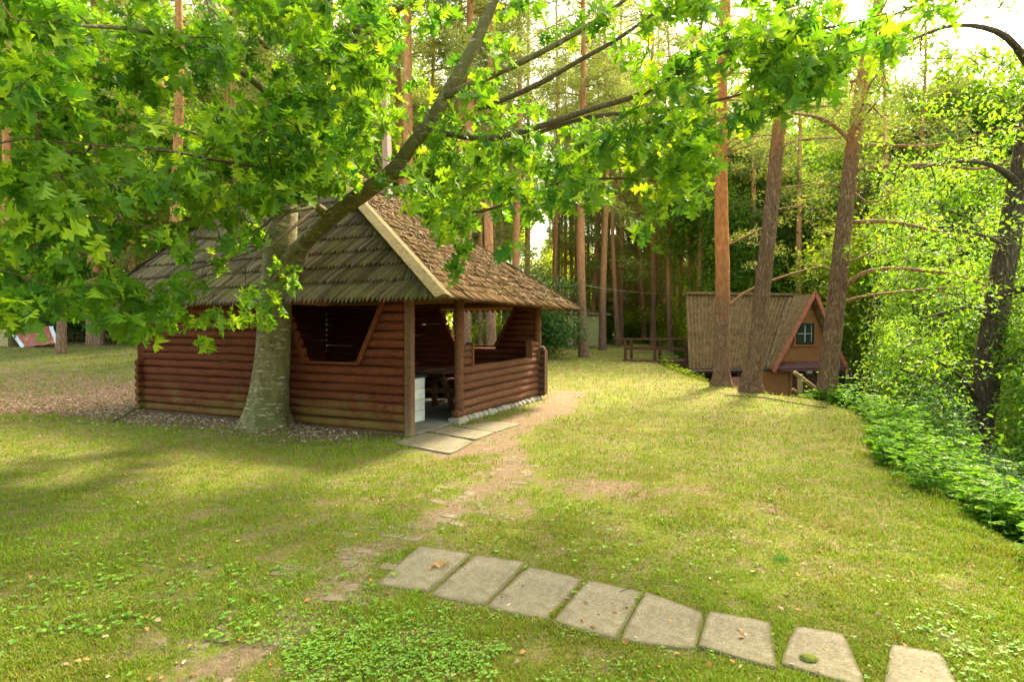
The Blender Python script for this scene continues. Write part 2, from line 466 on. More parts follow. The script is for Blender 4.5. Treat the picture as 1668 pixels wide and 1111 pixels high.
def corrugated():
    t = NT('corrugated_sheet'); v = t.coord()
    n_ = t.noise(v, 6, 6, .7)
    c = t.ramp(n_, [(.3, (.095, .052, .022)), (.5, (.18, .105, .045)), (.75, (.27, .17, .08))])
    st = t.noise(t.coord((7, 7, .5)), 2.2, 5, .8)
    c = t.mix(t.ramp(st, [(.56, 0.), (.70, .45)]), c, (.17, .16, .025))
    st2 = t.noise(t.coord((9, 9, .35)), 1.7, 4, .7)
    c = t.mix(t.ramp(st2, [(.34, .4), (.46, 0.)]), c, (.05, .025, .012))
    sp = t.ramp(t.noise(t.coord((1.5, 1.5, .7)), 22, 4, .8), [(.60, 0.), (.64, .9)])
    c = t.mix(sp, c, (.58, .42, .16))
    return t.finish(c, .85, n_, .3, .01, .2)
M['corrugated'] = corrugated()
M['corr_red'] = simple('corr_red', (.12, .05, .045), (.20, .085, .075), 6, .7)

def plank(name, base, dark, pitch=.11):
    t = NT(name); z = t.sep(t.coord())[2]
    wv = t.math('FRACT', t.math('DIVIDE', z, pitch))
    gap = t.ramp(wv, [(0, 0.), (.06, 1.), (.94, 1.), (1, 0.)])
    g = t.noise(t.coord((1, 1, 9)), 6, 6, .7)
    c = t.ramp(g, [(.3, dark), (.6, base), (.85, tuple(min(1, x * 1.3) for x in base))])
    c = t.mix(t.ramp(t.noise(t.coord(), 1.3, 4), [(.4, 0.), (.7, .4)]), c, dark)
    c = t.mix(t.math('MULTIPLY', t.math('SUBTRACT', 1., gap), .8), c, tuple(x * .25 for x in dark))
    return t.finish(c, .6, t.math('ADD', gap, t.math('MULTIPLY', g, .3)), .6, .01, .3)
M['plank'] = plank('plank', (.34, .14, .04), (.19, .07, .022))
M['plank_dark'] = plank('plank_dark', (.09, .05, .03), (.05, .028, .018), .2)

def tile_sheet():
    t = NT('rusty_tile_sheet'); v = t.coord()
    n_ = t.noise(v, 4, 6, .75)
    c = t.ramp(n_, [(.3, (.20, .055, .035)), (.55, (.29, .075, .045)), (.63, (.55, .26, .08)), (.72, (.6, .45, .25))])
    return t.finish(c, .55, n_, .3, .01, .4)
M['tile_sheet'] = tile_sheet()
M['bare_metal'] = simple('bare_metal', (.45, .47, .5), (.6, .62, .63), 5, .5)

def ground_mat():
    t = NT('lawn_ground'); v = t.coord()
    dirt, lit, wild = t.attr('dirt'), t.attr('litter'), t.attr('wild')
    a = t.noise(v, .55, 5, .65); b = t.noise(v, 3.2, 6, .7); f = t.noise(v, 26, 5, .75); ff = t.noise(v, 120, 3, .7)
    g = t.ramp(f, [(.28, (.045, .06, .008)), (.45, (.10, .12, .012)), (.62, (.15, .175, .015)), (.8, (.23, .20, .035))])
    g = t.mix(t.ramp(a, [(.4, 0.), (.65, .6)]), g, (.215, .165, .05))
    g = t.mix(t.ramp(t.noise(v, 1.1, 5, .7), [(.48, 0.), (.66, .75)]), g, (.16, .225, .022))
    so_ = t.ramp(t.noise(v, 18, 6, .8), [(.3, (.11, .075, .042)), (.5, (.20, .14, .085)), (.72, (.30, .22, .145))])
    # thin, worn places where the soil shows
    worn = t.ramp(t.math('ADD', t.math('MULTIPLY', b, .7), t.math('MULTIPLY', f, .5)), [(.57, 0.), (.68, .85)])
    g = t.mix(worn, g, so_)
    df = t.ramp(t.math('ADD', dirt, t.math('MULTIPLY', t.math('SUBTRACT', b, .5), 1.0)), [(.4, 0.), (.62, 1.)])
    g = t.mix(df, g, so_)
    li = t.ramp(t.noise(v, 32, 5, .8), [(.3, (.10, .06, .035)), (.5, (.21, .13, .08)), (.65, (.34, .23, .15)), (.75, (.5, .38, .27))])
    lf = t.ramp(t.math('ADD', lit, t.math('MULTIPLY', t.math('SUBTRACT', b, .5), .9)), [(.35, 0.), (.6, 1.)])
    g = t.mix(lf, g, li)
    wl = t.ramp(f, [(.3, (.04, .035, .018)), (.6, (.07, .09, .02)), (.8, (.11, .15, .03))])
    g = t.mix(wild, g, wl)
    h = t.math('ADD', t.math('MULTIPLY', f, 1.), t.math('MULTIPLY', ff, .5))
    return t.finish(g, .95, h, .9, .03, .1)
M['ground'] = ground_mat()

def water_mat():
    t = NT('river_water'); v = t.coord((1, .5, 1))
    n_ = t.noise(v, 3, 4, .6)
    return t.finish((.16, .17, .13), .22, n_, .25, .05, .9)
M['water'] = water_mat()

# ------------------------------------------------------------------ pavilion frame (plan axes)
PC = np.array((-1.53, 8.63))              # near corner post
PU = np.array((.425, .905)); PV = np.array((-.905, .425))
WU, WV = 4.93, 6.14
def U(u, v, z=0.): 
    p = PC + PU * u + PV * v
    return np.array((p[0], p[1], z))
def in_pav(x, y, m=0.):
    dx, dy = x - PC[0], y - PC[1]
    u = dx * PU[0] + dy * PU[1]; v = dx * PV[0] + dy * PV[1]
    return (u > -m) & (u < WU + m) & (v > -m) & (v < WV + m)

# ------------------------------------------------------------------ masks on the ground
def seg_d(x, y, pts):
    x = np.asarray(x, float); d = np.full(x.shape, 1e9)
    for (ax, ay), (bx, by) in zip(pts[:-1], pts[1:]):
        ux, uy = bx - ax, by - ay
        t = np.clip(((x - ax) * ux + (y - ay) * uy) / (ux * ux + uy * uy + 1e-9), 0, 1)
        d = np.minimum(d, np.hypot(x - ax - t * ux, y - ay - t * uy))
    return d
def gp(*pp): return [tuple(G(a, b)[:2]) for a, b in pp]
PATH = gp((800, 715), (845, 745), (790, 800), (700, 850), (590, 910), (520, 975), (440, 1040), (330, 1111))
WALK = gp((735, 735), (810, 705), (895, 670), (930, 640))
BARE = [(G(a, b)[:2], r) for a, b, r in ((1190, 850, .35), (1040, 800, .5), (930, 790, .6), (1290, 970, .12), (1130, 650, .7), (1050, 665, .6), (1000, 740, .5), (850, 830, .35), (1060, 870, .3), (215, 770, .35), (520, 830, .5), (1190, 640, .55), (1240, 648, .5), (955, 580, .9), (1340, 660, .5))]
def masks(x, y):
    dirt = .66 * np.exp(-(seg_d(x, y, PATH) / .32) ** 2) + 1.0 * np.exp(-(seg_d(x, y, WALK) / .5) ** 2)
    for c, r in BARE: dirt = dirt + .5 * np.exp(-((x - c[0]) ** 2 + (y - c[1]) ** 2) / (r * r))
    dx, dy = x - PC[0], y - PC[1]
    u = dx * PU[0] + dy * PU[1]; v = dx * PV[0] + dy * PV[1]
    front = np.exp(-((u + .35) / .55) ** 2) * ss(.2, 1.2, v) * ss(8.5, 7, v)
    left = np.exp(-((v - 8.0) / 1.6) ** 2) * ss(-1.5, -.3, u) * ss(5.5, 3.5, u)
    far = .5 * ss(6.2, 9.0, v) * ss(-2.4, -.8, u) * ss(24, 14, v) * ss(4.5, 2.5, u)
    lit = np.clip(front + .8 * left + far, 0, 1)
    wood = ss(20, 27, y) * ss(2.0, -2.0, x) * .75
    lit = np.clip(np.maximum(lit, wood), 0, 1)
    wild = ss(-.1, .8, x - crest(y))
    wild = np.maximum(wild, ss(38, 46, y) * .8)
    return np.clip(dirt, 0, 1), lit, wild

# ------------------------------------------------------------------ ground sheet
def axis(lo, hi, near_lo, near_hi, step, k):
    mid = list(np.arange(near_lo, near_hi, step))
    a = []; p = near_hi; st = step
    while p < hi: a.append(p); st *= k; p += st
    a.append(hi)
    b = []; p = near_lo - step; st = step
    while p > lo: b.append(p); st *= k; p -= st
    b.append(lo)
    return np.array(b[::-1] + mid + a)
gx = axis(-600, 600, -9, 11, .16, 1.06); gy = axis(-200, 900, 1.5, 20, .16, 1.05)
XX, YY = np.meshgrid(gx, gy)
ZZ = H(XX, YY)
mb = MB()
nx, ny = len(gx), len(gy)
ii = np.arange(ny - 1)[:, None] * nx + np.arange(nx - 1)[None]
mb.add(np.c_[XX.ravel(), YY.ravel(), ZZ.ravel()], np.stack([ii, ii + 1, ii + nx + 1, ii + nx], -1).reshape(-1, 4), 0.)
ground = tag(mb.build('ground', M['ground'], smooth=True), kind='structure')
for nm, arr in zip(('dirt', 'litter', 'wild'), masks(XX.ravel(), YY.ravel())):
    ground.data.attributes.new(nm, 'FLOAT', 'POINT').data.foreach_set('value', arr.astype(np.float32))
# river
mb = MB()
ys = np.linspace(-60, 160, 60)
L_ = np.c_[crest(ys) + 3.6, ys]; Rr = np.c_[crest(ys) + 26, ys]
V = np.vstack([np.c_[L_, np.full(60, -3.2)], np.c_[Rr, np.full(60, -3.2)]])
i = np.arange(59); mb.add(V, np.stack([i, i + 60, i + 61, i + 1], -1), 0.)
tag(mb.build('river', M['water']), kind='structure')

# ------------------------------------------------------------------ stepping slabs
SL = [((683, 893), (767, 906), (696, 967), (613, 954)), ((776, 906), (856, 919), (789, 989), (699, 970)),
      ((862, 926), (949, 944), (892, 1013), (792, 992)), ((959, 949), (1045, 967), (1002, 1045), (902, 1017)),
      ((1052, 966), (1145, 1000), (1132, 1061), (1012, 1045)), ((1156, 1001), (1254, 1019), (1264, 1092), (1138, 1059)),
      ((1297, 1025), (1374, 1039), (1412, 1125), (1272, 1085)), ((1453, 1055), (1533, 1072), (1570, 1150), (1440, 1125))]
SLT = ['concrete stepping slab at the far left end of the row, with brown dead leaves on it', 'concrete stepping slab second from the left, tuft of grass in its left joint',
       'clean pale concrete stepping slab third from the left end', 'concrete stepping slab with a thin green twig, fourth from the left end',
       'concrete stepping slab with rounded back edge, fifth from the left end', 'rounded concrete stepping slab between the fifth and the mossy one',
       'concrete stepping slab with a dark moss cushion, next to last on the right', 'concrete stepping slab standing apart at the right end of the row']
SLABP = []
def slab_poly(poly, rough_=.004, n=5):
    out = []
    m = len(poly)
    for k in range(m):
        a, b = np.array(poly[k]), np.array(poly[(k + 1) % m])
        for t in np.linspace(0, 1, n, endpoint=False):
            q = a + (b - a) * t
            if t == 0:
                c = np.mean(poly, 0); q = q + (c - q) * .035
            out.append(q + R_.uniform(-rough_, rough_, 2))
    return np.array(out)
def in_poly(x, y, poly):
    r = np.zeros(np.shape(x), bool); n = len(poly)
    for i in range(n):
        (x1, y1), (x2, y2) = poly[i], poly[(i + 1) % n]
        c = ((y1 > y) != (y2 > y)) & (x < (x2 - x1) * (y - y1) / (y2 - y1 + 1e-12) + x1)
        r ^= c
    return r
for q, lb in zip(SL, SLT):
    poly = [G(*c)[:2] for c in q]
    cc = np.mean(poly, 0); SLABP.append([cc + (p_ - cc) * 1.045 for p_ in poly]); pl = slab_poly([cc + (p_ - cc) * 1.05 for p_ in poly]); c = pl.mean(0); zc = float(H(*c)) + .001
    mb = MB(); n = len(pl)
    inn = c + (pl - c) * .97
    zt = zc + .012
    V = np.vstack([np.c_[pl, np.full(n, zc - .06)], np.c_[pl, np.full(n, zt - .008)], np.c_[inn, np.full(n, zt)], [[c[0], c[1], zt]], np.c_[c + (pl - c) * .80, np.full(n, zt)]])
    k = np.arange(n); k1 = (k + 1) % n
    q3 = 3 * n + 1
    mb.add(V, np.vstack([np.stack([k, k1, k1 + n, k + n], -1), np.stack([k + n, k1 + n, k1 + 2 * n, k + 2 * n], -1), np.stack([k + 2 * n, k1 + 2 * n, k1 + q3, k + q3], -1)]), np.r_[np.ones(3 * n), 0, np.full(n, .25)])
    mb.L.append(np.stack([k + q3, k1 + q3, np.full(n, 3 * n)], -1).ravel()); mb.S.append(np.full(n, 3))
    o = mb.build('stepping_slab', M['slab'], org=(c[0], c[1], zc))
    tag(o, lb, 'paving slab', 'concrete slabs of the stepping path')

def thin_slab(name, pxs, z, label, m, group=None, th=.06):
    poly = [G(*c)[:2] for c in pxs]; SLABP.append(poly)
    pl = slab_poly(poly, .006, 5); c = pl.mean(0)
    mb = MB(); mb.prism(pl, z - th, z, .3)
    o = mb.build(name, m, org=(c[0], c[1], z)); tag(o, label, 'paving slab', group); return o
thin_slab('threshold_slab', ((640, 724), (735, 742), (772, 721), (690, 706), (668, 716)), .022, 'front concrete slab before the pavilion entrance, below the corner post', M['slab'], 'entrance slabs')
thin_slab('threshold_slab', ((693, 705), (775, 719), (806, 707), (728, 697)), .026, 'middle concrete slab at the pavilion entrance, crossed by a joint', M['slab'], 'entrance slabs')
thin_slab('threshold_slab', ((745, 697), (808, 706), (850, 692), (800, 688)), .018, 'worn outer concrete slab beside the foundation stones', M['slab'], 'entrance slabs')

# half-buried cobbles of the worn path
mb = MB()
pp = np.array(PATH); seg = np.r_[0, np.cumsum(np.linalg.norm(np.diff(pp, axis=0), axis=1))]
for s_ in np.arange(0, seg[-1], .115):
    c = np.array((np.interp(s_, seg, pp[:, 0]), np.interp(s_, seg, pp[:, 1])))
    c2 = np.array((np.interp(s_ + .05, seg, pp[:, 0]), np.interp(s_ + .05, seg, pp[:, 1])))
    t = (c2 - c) / (np.linalg.norm(c2 - c) + 1e-9); nrm = np.array((-t[1], t[0]))
    for k in np.arange(-.42, .43, .17):
        if R_.random() < .74 or any(in_poly(c[0], c[1], q) for q in SLABP): continue
        q = c + nrm * (k + R_.uniform(-.02, .02)) + t * R_.uniform(-.02, .02)
        z = float(H(*q)); a = math.atan2(t[1], t[0]) + R_.uniform(-.15, .15)
        ax = np.array([(math.cos(a), math.sin(a), R_.uniform(-.04, .04)), (-math.sin(a), math.cos(a), R_.uniform(-.04, .04)), (0, 0, 1)])
        mb.box((q[0], q[1], z - .0135), (.095, .15, .03), ax, jit=.005)
tag(mb.build('path', M['paver']), kind='structure')

# ------------------------------------------------------------------ pavilion
PAV = empty('log_pavilion', (PC[0], PC[1], 0), 0, 'open reddish-brown log pavilion with wooden shingle hip roof behind the oak trunk', 'pavilion')
def part(mb, name, m, parent=PAV, smooth=False, label=None):
    org = np.zeros(3)
    p = parent
    while p is not None: org = org + np.array(p.location); p = p.parent
    o = mb.build(name, m, parent, smooth, org=org)
    if label: o['label'] = label
    return o
def log(mb, a, b, r, n=12, wob=.05, seg=.35):
    a = np.asarray(a, float); b = np.asarray(b, float); l = np.linalg.norm(b - a); m = max(3, int(l / seg) + 1)
    t = np.linspace(0, 1, m)[:, None]; pts = a + (b - a) * t
    pts[1:-1] += R_.uniform(-.006, .006, (m - 2, 3)); rr = r * (1 + .05 * np.sin(t[:, 0] * 5 + R_.uniform(0, 6)))
    # small bevel at both ends
    d = (b - a) / l * .012
    pts = np.vstack([pts[0] - d * .0, pts[0] + d, pts[1:-1], pts[-1] - d, pts[-1]])
    rr = np.r_[rr[0] * .86, rr[0], rr[1:-1], rr[-1], rr[-1] * .86]
    mb.tube(pts, rr, n, wob * .6)
ZT = 2.08
PITCHL = .138
def opening(z, v0, v1, v2, v3, zb, zt=2.2):
    """void from v0(bottom) etc. at height z"""
    if z < zb: return None
    t = min(1, (z - zb) / (zt - zb)); return v1 - (v1 - v0) * t, v2 + (v3 - v2) * t
# front wall (u = 0), back wall (u = WU) share the wide-top opening
def trap_wall(u, op, mat, name, skip_low=0, vend=WV, gapr=.5, r_in=0):
    w_ = MB()
    w_.beam(U(u, .05, .035), U(u, vend - .05, .035), .10, .05)
    wall = part(w_, name, M['log_end'])
    z = .06 + PITCHL / 2
    while z < ZT + .05:
        segs = [(0.04, vend - .04)]
        o = opening(z, *op)
        if o: segs = [(0.04, o[0]), (o[1], vend - .04)]
        for a, b in segs:
            if b - a < .1: continue
            mb_ = MB(); log(mb_, U(u, a, z + R_.uniform(-.006, .006)), U(u + R_.uniform(-.008, .008), b, z + R_.uniform(-.008, .008)), PITCHL * gapr * R_.uniform(.97, 1.07), 12, .08)
            part(mb_, 'log', mat, wall, True)
        z += PITCHL
    return wall
FO = (.36, .90, 1.98, 2.51, 1.08)
fw = trap_wall(0, FO, M['log_red'], 'log_wall')
BO = (.5, 1.034, 2.07, 2.62, 1.22)
bw = trap_wall(WU, BO, M['log_red'], 'log_wall')
# left wall (v = WV) solid with slits of light, low rail wall (v = 0)
w_ = MB(); w_.beam(U(.1, WV, .035), U(WU - .1, WV, .035), .10, .05); lw = part(w_, 'log_wall', M['log_end'])
z = .06 + PITCHL / 2; k = 0
while z < ZT + .05:
    low = z < 1.0
    mb_ = MB(); log(mb_, U(-.16 if low else .05, WV, z + (PITCHL * .0)), U(WU + (.12 if low else -.05), WV, z), PITCHL * (.5 if low or k % 3 else .482), 12, .07)
    part(mb_, 'log', M['log_red'], lw, True); z += PITCHL; k += 1
# protruding ends of the front logs at the left corner
for z in np.arange(.06 + PITCHL / 2, 1.0, PITCHL):
    mb_ = MB(); log(mb_, U(0, WV - .05, z + .01), U(0, WV + .17 + R_.uniform(-.02, .02), z + .01), PITCHL * .5)
    part(mb_, 'log_end', M['log_end'], fw, True)
mb_ = MB(); mb_.beam(U(-.03, WV, .98), U(-.03, WV, ZT), .11, .14, (1, 0, 0)); part(mb_, 'corner_post', M['log_red'])
# low entrance-side wall : from post D to the far corner
UD = 1.47
w_ = MB(); w_.beam(U(UD + .1, 0, .12), U(WU, 0, .12), .08, .04); rw = part(w_, 'low_log_wall', M['log_end'])
zz = .10 + .075
for k in range(6):
    sag = R_.uniform(-.008, .008)
    mb_ = MB(); log(mb_, U(UD - (.02 if k else .15), 0, zz - .012 + sag), U(WU + .02, 0, zz + .03), .076, 14, .09)
    part(mb_, 'log', M['log_brown'], rw, True); zz += .142
for k in range(3):
    for a, b in ((UD + .05, UD + .36), (WU - .42, WU - .02)):
        mb_ = MB(); log(mb_, U(a, 0, zz + .01 + k * .118), U(b, 0, zz + .01 + k * .118), .062, 12, .06); part(mb_, 'log', M['log_brown'], rw, True)
for a in (UD + .38, WU - .44):
    mb_ = MB(); mb_.box(U(a, 0, zz + .135), (.045, .15, .40), np.array([(*PU, 0), (*PV, 0), (0, 0, 1)])); part(mb_, 'end_board', M['log_brown'], rw)
# round bottom log across the entrance seen end on, and crossing log ends at the far corner
for z in np.arange(.18, 1.17, PITCHL):
    mb_ = MB(); log(mb_, U(WU + .02, -.17, z), U(WU + .02, .08, z), PITCHL * .53); part(mb_, 'log_end', M['log_end'], rw, True)
mb_ = MB(); mb_.beam(U(WU + .02, -.195, .13), U(WU + .02, -.195, 1.14), .17, .03, (*PV, 0)); part(mb_, 'end_board', M['log_end'], rw)
# posts
for (u, v, r, m, z0) in ((0, 0, .078, 'old_board', 0.0), (UD, 0, .082, 'log_brown', .2), (WU, 0, .085, 'log_brown', .9)):
    mb_ = MB()
    if m == 'old_board': mb_.beam(U(u - .02, v - .03, z0), U(u - .02, v - .03, ZT + .02), .11, .11, (*PV, 0), jit=.003)
    else: log(mb_, U(u, v, z0), U(u, v, ZT + .02), r, 12, .03, .5)
    part(mb_, 'post', M['log_brown'] if m != 'old_board' else M['post_mat'] if 'post_mat' in M else M['log_brown'], PAV, m != 'old_board')
# slanting trim of the openings
def trim(u, op, m, w__=.075, off=-.075):
    zb = op[4]
    for (va, vb) in ((op[1], op[0]), (op[2], op[3])):
        mb_ = MB(); mb_.beam(U(u + off, va, zb - .03), U(u + off, vb, 2.1), .03, w__, (0, 0, 1)); part(mb_, 'opening_trim', m)
    mb_ = MB(); mb_.beam(U(u + off, op[1] - .04, zb - .01), U(u + off, op[2] + .04, zb - .01), .10, .035); part(mb_, 'opening_sill', m)
trim(0, FO, M['log_red']); trim(WU, BO, M['log_red'], .06, -.08)
# wall plates / beams
for a, b, m in ((U(0.02, -.1, ZT + .07), U(0.02, WV + .1, ZT + .07), 'log_red'), (U(-.1, 0, ZT + .07), U(WU + .3, 0, ZT + .07), 'log_brown'),
                (U(WU, -.1, ZT + .07), U(WU, WV, ZT + .07), 'log_brown'), (U(0, WV, ZT + .07), U(WU, WV, ZT + .07), 'log_red')):
    mb_ = MB(); log(mb_, a, b, .07); part(mb_, 'wall_plate', M[m], PAV, True)
# floor
mb_ = MB()
mb_.prism([U(-.05, -.02)[:2], U(WU - .1, -.02)[:2], U(WU - .1, WV - .1)[:2], U(-.05, WV - .1)[:2]], -.05, .035, 0.)
part(mb_, 'floor', M['paving'])
# foundation stones
for u in np.arange(UD - .12, WU + .1, .19):
    mb_ = MB(); r = R_.uniform(.07, .105)
    th = np.linspace(0, np.pi, 7)[1:-1]; ring = 9
    pts = [(0, 0, 1)] + [(math.sin(a) * math.cos(p), math.sin(a) * math.sin(p), math.cos(a)) for a in th for p in np.linspace(0, 2 * np.pi, ring, endpoint=False)] + [(0, 0, -1)]
    V = np.array(pts); V *= 1 + R_.uniform(-.12, .12, (len(V), 1)); V *= np.array((r, r * R_.uniform(.8, 1.2), r * .8))
    fs = [[0, 1 + j, 1 + (j + 1) % ring] for j in range(ring)]
    for k in range(4): fs += [[1 + k * ring + j, 1 + (k + 1) * ring + j, 1 + (k + 1) * ring + (j + 1) % ring, 1 + k * ring + (j + 1) % ring] for j in range(ring)]
    fs += [[len(V) - 1, 1 + 4 * ring + (j + 1) % ring, 1 + 4 * ring + j] for j in range(ring)]
    if u < UD: mb_.box(U(u + .02, -.02, .04), (.24, .2, .10), np.array([(*PU, 0), (*PV, 0), (0, 0, 1)]), jit=.008)
    else: mb_.add(V + U(u, -.04 + R_.uniform(-.02, .01), .035), fs)
    part(mb_, 'foundation_stone', M['stone'], PAV, u >= UD)
# roof
E0, V0, E1, V1 = -.45, -.86, WU + .36, WV + .95       # eave rectangle in u, v
ZE = 2.06
AP = U(E0 + 2.67, V0 + 4.90, 5.45)
cor = [U(E0, V0, ZE), U(E1, V0, ZE), U(E1, V1, ZE), U(E0, V1, ZE)]       # E, F, back-left, G
def roof_face(a, b, apex, nrow, wsh, ov, mat, name, slant=.0, rough_=1.0, saw=True, zig=False):
    a, b, apex = map(np.asarray, (a, b, apex))
    ex = b - a; L = np.linalg.norm(ex); ex = ex / L
    n_ = np.cross(ex, apex - a); n_ /= np.linalg.norm(n_)
    if n_[2] < 0: n_ = -n_
    up = np.cross(n_, ex)
    if up[2] < 0: up = -up
    ta = np.dot(apex - a, ex); hgt = np.dot(apex - a, up)
    mb_ = MB()
    # under-boarding, a thin wedge just below the shingles
    V = np.array([a, b, apex]); cc_ = np.array((apex[0], apex[1], a[2])); V[:2] += (cc_ - V[:2]) * .035; V[:2, 2] += .05; V2 = V - np.array((0, 0, .05))
    f = [[0, 1, 2], [5, 4, 3], [0, 3, 4, 1], [1, 4, 5, 2], [2, 5, 3, 0]]
    mbu = MB(); mbu.add(np.vstack([V - n_ * .01, V2 - n_ * .01]), f, 0.)
    sl_ = part(mbu, 'roof_boarding', M['inner_wood'])
    dh = hgt / nrow
    for r in range(nrow):
        h0 = r * dh; h1 = min(h0 + dh * ov, hgt * .985)
        x0 = ta * h0 / hgt; x1 = L - (L - ta) * h0 / hgt
        x = x0 - .02; 
        while x < x1 + .02:
            w_ = wsh * R_.uniform(.75, 1.3)
            j0 = R_.uniform(-.012, .012) * rough_; lift = .018 + R_.uniform(0, .012) * rough_
            sk = slant * (h1 - h0)
            # keep the top corners inside the face
            def lim(xx, hh): return min(max(xx, ta * hh / hgt), L - (L - ta) * hh / hgt)
            xa, xb = x, x + w_ * .97
            hb = h0 - .03 + j0
            tpx0, tpx1 = lim(xa + sk, h1), lim(xb + sk, h1)
            if saw: bot = [(xa, hb + .05 - .02 * (r == 0)), ((xa + xb) / 2 + .2 * w_, hb - .03 - .05 * (r == 0)), (xb, hb + .03 - .02 * (r == 0))]
            else: bot = [(xa, hb), (xb, hb + R_.uniform(-.02, .02) * rough_)]
            top = [(tpx1, h1), (tpx0, h1)]
            pts = [a + ex * px_ + up * hh + n_ * (lift + R_.uniform(0, .004)) for px_, hh in bot] + [a + ex * px_ + up * hh + n_ * .002 for px_, hh in top]
            n = len(pts); lo = [p - n_ * .014 for p in pts]
            fs = [list(range(n)), list(range(2 * n - 1, n - 1, -1))] + [[i, n + i, n + (i + 1) % n, (i + 1) % n] for i in range(n)]
            mb_.add(np.array(pts + lo), fs)
            x += w_
    return part(mb_, name, mat), (ex, up, n_, ta, hgt)
roof_face(cor[3], cor[0], AP, 13, .075, 1.12, M['shingle_dark'], 'shingle_slope', slant=.55, saw=True)
_, RF = roof_face(cor[0], cor[1], AP, 30, .045, 1.8, M['shingle_warm'], 'shingle_slope', slant=.35, rough_=1.9, saw=True)
roof_face(cor[1], cor[2], AP, 9, .16, 1.1, M['shingle_dark'], 'shingle_slope', saw=True)
roof_face(cor[2], cor[3], AP, 9, .16, 1.1, M['shingle_dark'], 'shingle_slope', saw=True)
# hip boards on the near hip
for (c, m, w_) in ((cor[0], 'old_board', .17), (cor[1], 'shingle_warm', .07), (cor[3], 'shingle_dark', .08)):
    d = (AP - c); nl = np.array((*(c[:2] - AP[:2]), 0)); 
    sd_ = np.cross(d / np.linalg.norm(d), (0, 0, 1)); sd_ /= np.linalg.norm(sd_)
    upn = np.cross(sd_, d / np.linalg.norm(d)); upn = upn if upn[2] > 0 else -upn
    for sg in ((-1, 1) if c is cor[0] else (0,)):
        mb_ = MB(); aa = c + upn * .045 + sd_ * sg * .068 - d * .012 - upn * abs(sg) * .022
        bb = AP + upn * .045 + sd_ * sg * .068 - upn * abs(sg) * .022
        if c is cor[0]:
            y_ = sd_ * 1.0; zz_ = upn + sd_ * sg * .45; zz_ /= np.linalg.norm(zz_)
            mid = aa + (bb - aa) * .55
            mb_.beam(aa, mid, .028, w_ * .9, sd_ * .9 * (1) + upn * (-.35 * sg)); mb_.beam(mid + upn * .003, bb, .026, w_ * .88, sd_ * .9 + upn * (-.35 * sg))
        else: mb_.beam(aa, bb, w_, .03, (0, 0, 1))
        part(mb_, 'hip_board', M[m])
# scattered dry needles and twigs lying on the warm slope
mb_ = MB(); ex, up, n_, ta, hgt = RF; LL = np.linalg.norm(cor[1] - cor[0])
for k in range(3000):
    h = R_.uniform(.02, .97) ** 1.1 * hgt; x = R_.uniform(ta * h / hgt, LL - (LL - ta) * h / hgt)
    c = cor[0] + ex * x + up * h + n_ * R_.uniform(.03, .05); a = R_.normal(1.1, .7); l = R_.uniform(.03, .14)
    d = ex * math.cos(a) + up * math.sin(a); s_ = np.cross(d, n_) * .006
    mb_.add(np.array([c - s_, c + s_, c + d * l + s_ * .4 + n_ * .012]), [[0, 1, 2]])
M['roof_litter'] = leaf_mat('roof_litter', [(0, (.05, .03, .015)), (.5, (.14, .085, .04)), (1, (.30, .20, .09))], .1, .8, .2, 1.1)
tag(mb_.build('needle_litter', M['roof_litter']), 'dry pine needles and twigs lying on the right slope of the roof', 'needle litter', kind='stuff')
# flue above the roof: slim rectangular pinkish
cq = None
for h in np.linspace(0, hgt, 200):
    for x in np.linspace(ta * h / hgt, LL - (LL - ta) * h / hgt, 40):
        p = cor[0] + ex * x + up * h
        b_ = (p[0] / p[1]) * F + 834; yy = 555.5 - ((p[2] - CAMZ) * math.cos(PITCH) + p[1] * math.sin(PITCH)) / p[1] * F
        dd = (b_ - 633) ** 2 + (yy - 324) ** 2
        if cq is None or dd < cq[0]: cq = (dd, p)
q = cq[1]
mb_ = MB(); mb_.beam(q - (0, 0, .1), q + (-.05, 0, 2.35), .14, .13, (*PV, 0)); mb_.box(q + (-.05, 0, 2.37), (.2, .2, .04))
part(mb_, 'flue', M['pink_pole'])

# ---- inside: table, benches, white stove block
AX = np.array([(*PU, 0), (*PV, 0), (0, 0, 1)])
tb = empty('picnic_table', U(3.15, .95, .035), 0, 'dark brown picnic table inside the pavilion behind the low log wall', 'table')
def tpart(fn, name, m=M['table_wood'], parent=tb):
    mb_ = MB(); fn(mb_); return part(mb_, name, m, parent)
for k in range(3): tpart(lambda b: b.box(U(3.15, .95 + (k - 1) * .24 + .1, .78), (2.2, .23, .04), AX), 'top_board')
for k in (-.85, .85):
    for sg in (-1, 1):
        tpart(lambda b: b.beam(U(3.15 + k, 1.05 + sg * .45, .04), U(3.15 + k, 1.05 - sg * .18 * -1, .76), .09, .05, (*PU, 0)), 'leg')
    tpart(lambda b: b.beam(U(3.15 + k + .05, .35, .42), U(3.15 + k + .05, 1.75, .42), .05, .09), 'cross_beam')
for sg in (-1, 1): tpart(lambda b: b.box(U(3.15, 1.05 + sg * .62, .48), (2.1, .25, .04), AX), 'bench_board')
bn = empty('long_bench', U(WU - .35, 3.6, .035), 0, 'dark wall bench along the back wall inside the pavilion', 'bench')
tpart(lambda b: b.box(U(WU - .35, 3.5, .46), (.35, 3.4, .045), AX), 'seat', parent=bn)
for v in (2.1, 3.5, 4.9): tpart(lambda b: b.box(U(WU - .35, v, .24), (.3, .06, .40), AX), 'leg', parent=bn)
t2 = empty('serving_table', U(2.2, 2.2, .035), 0, 'brown table with diagonal brace seen through the pavilion entrance', 'table')
tpart(lambda b: b.box(U(2.5, 2.1, .80), (.75, 1.9, .045), AX), 'top_board', parent=t2)
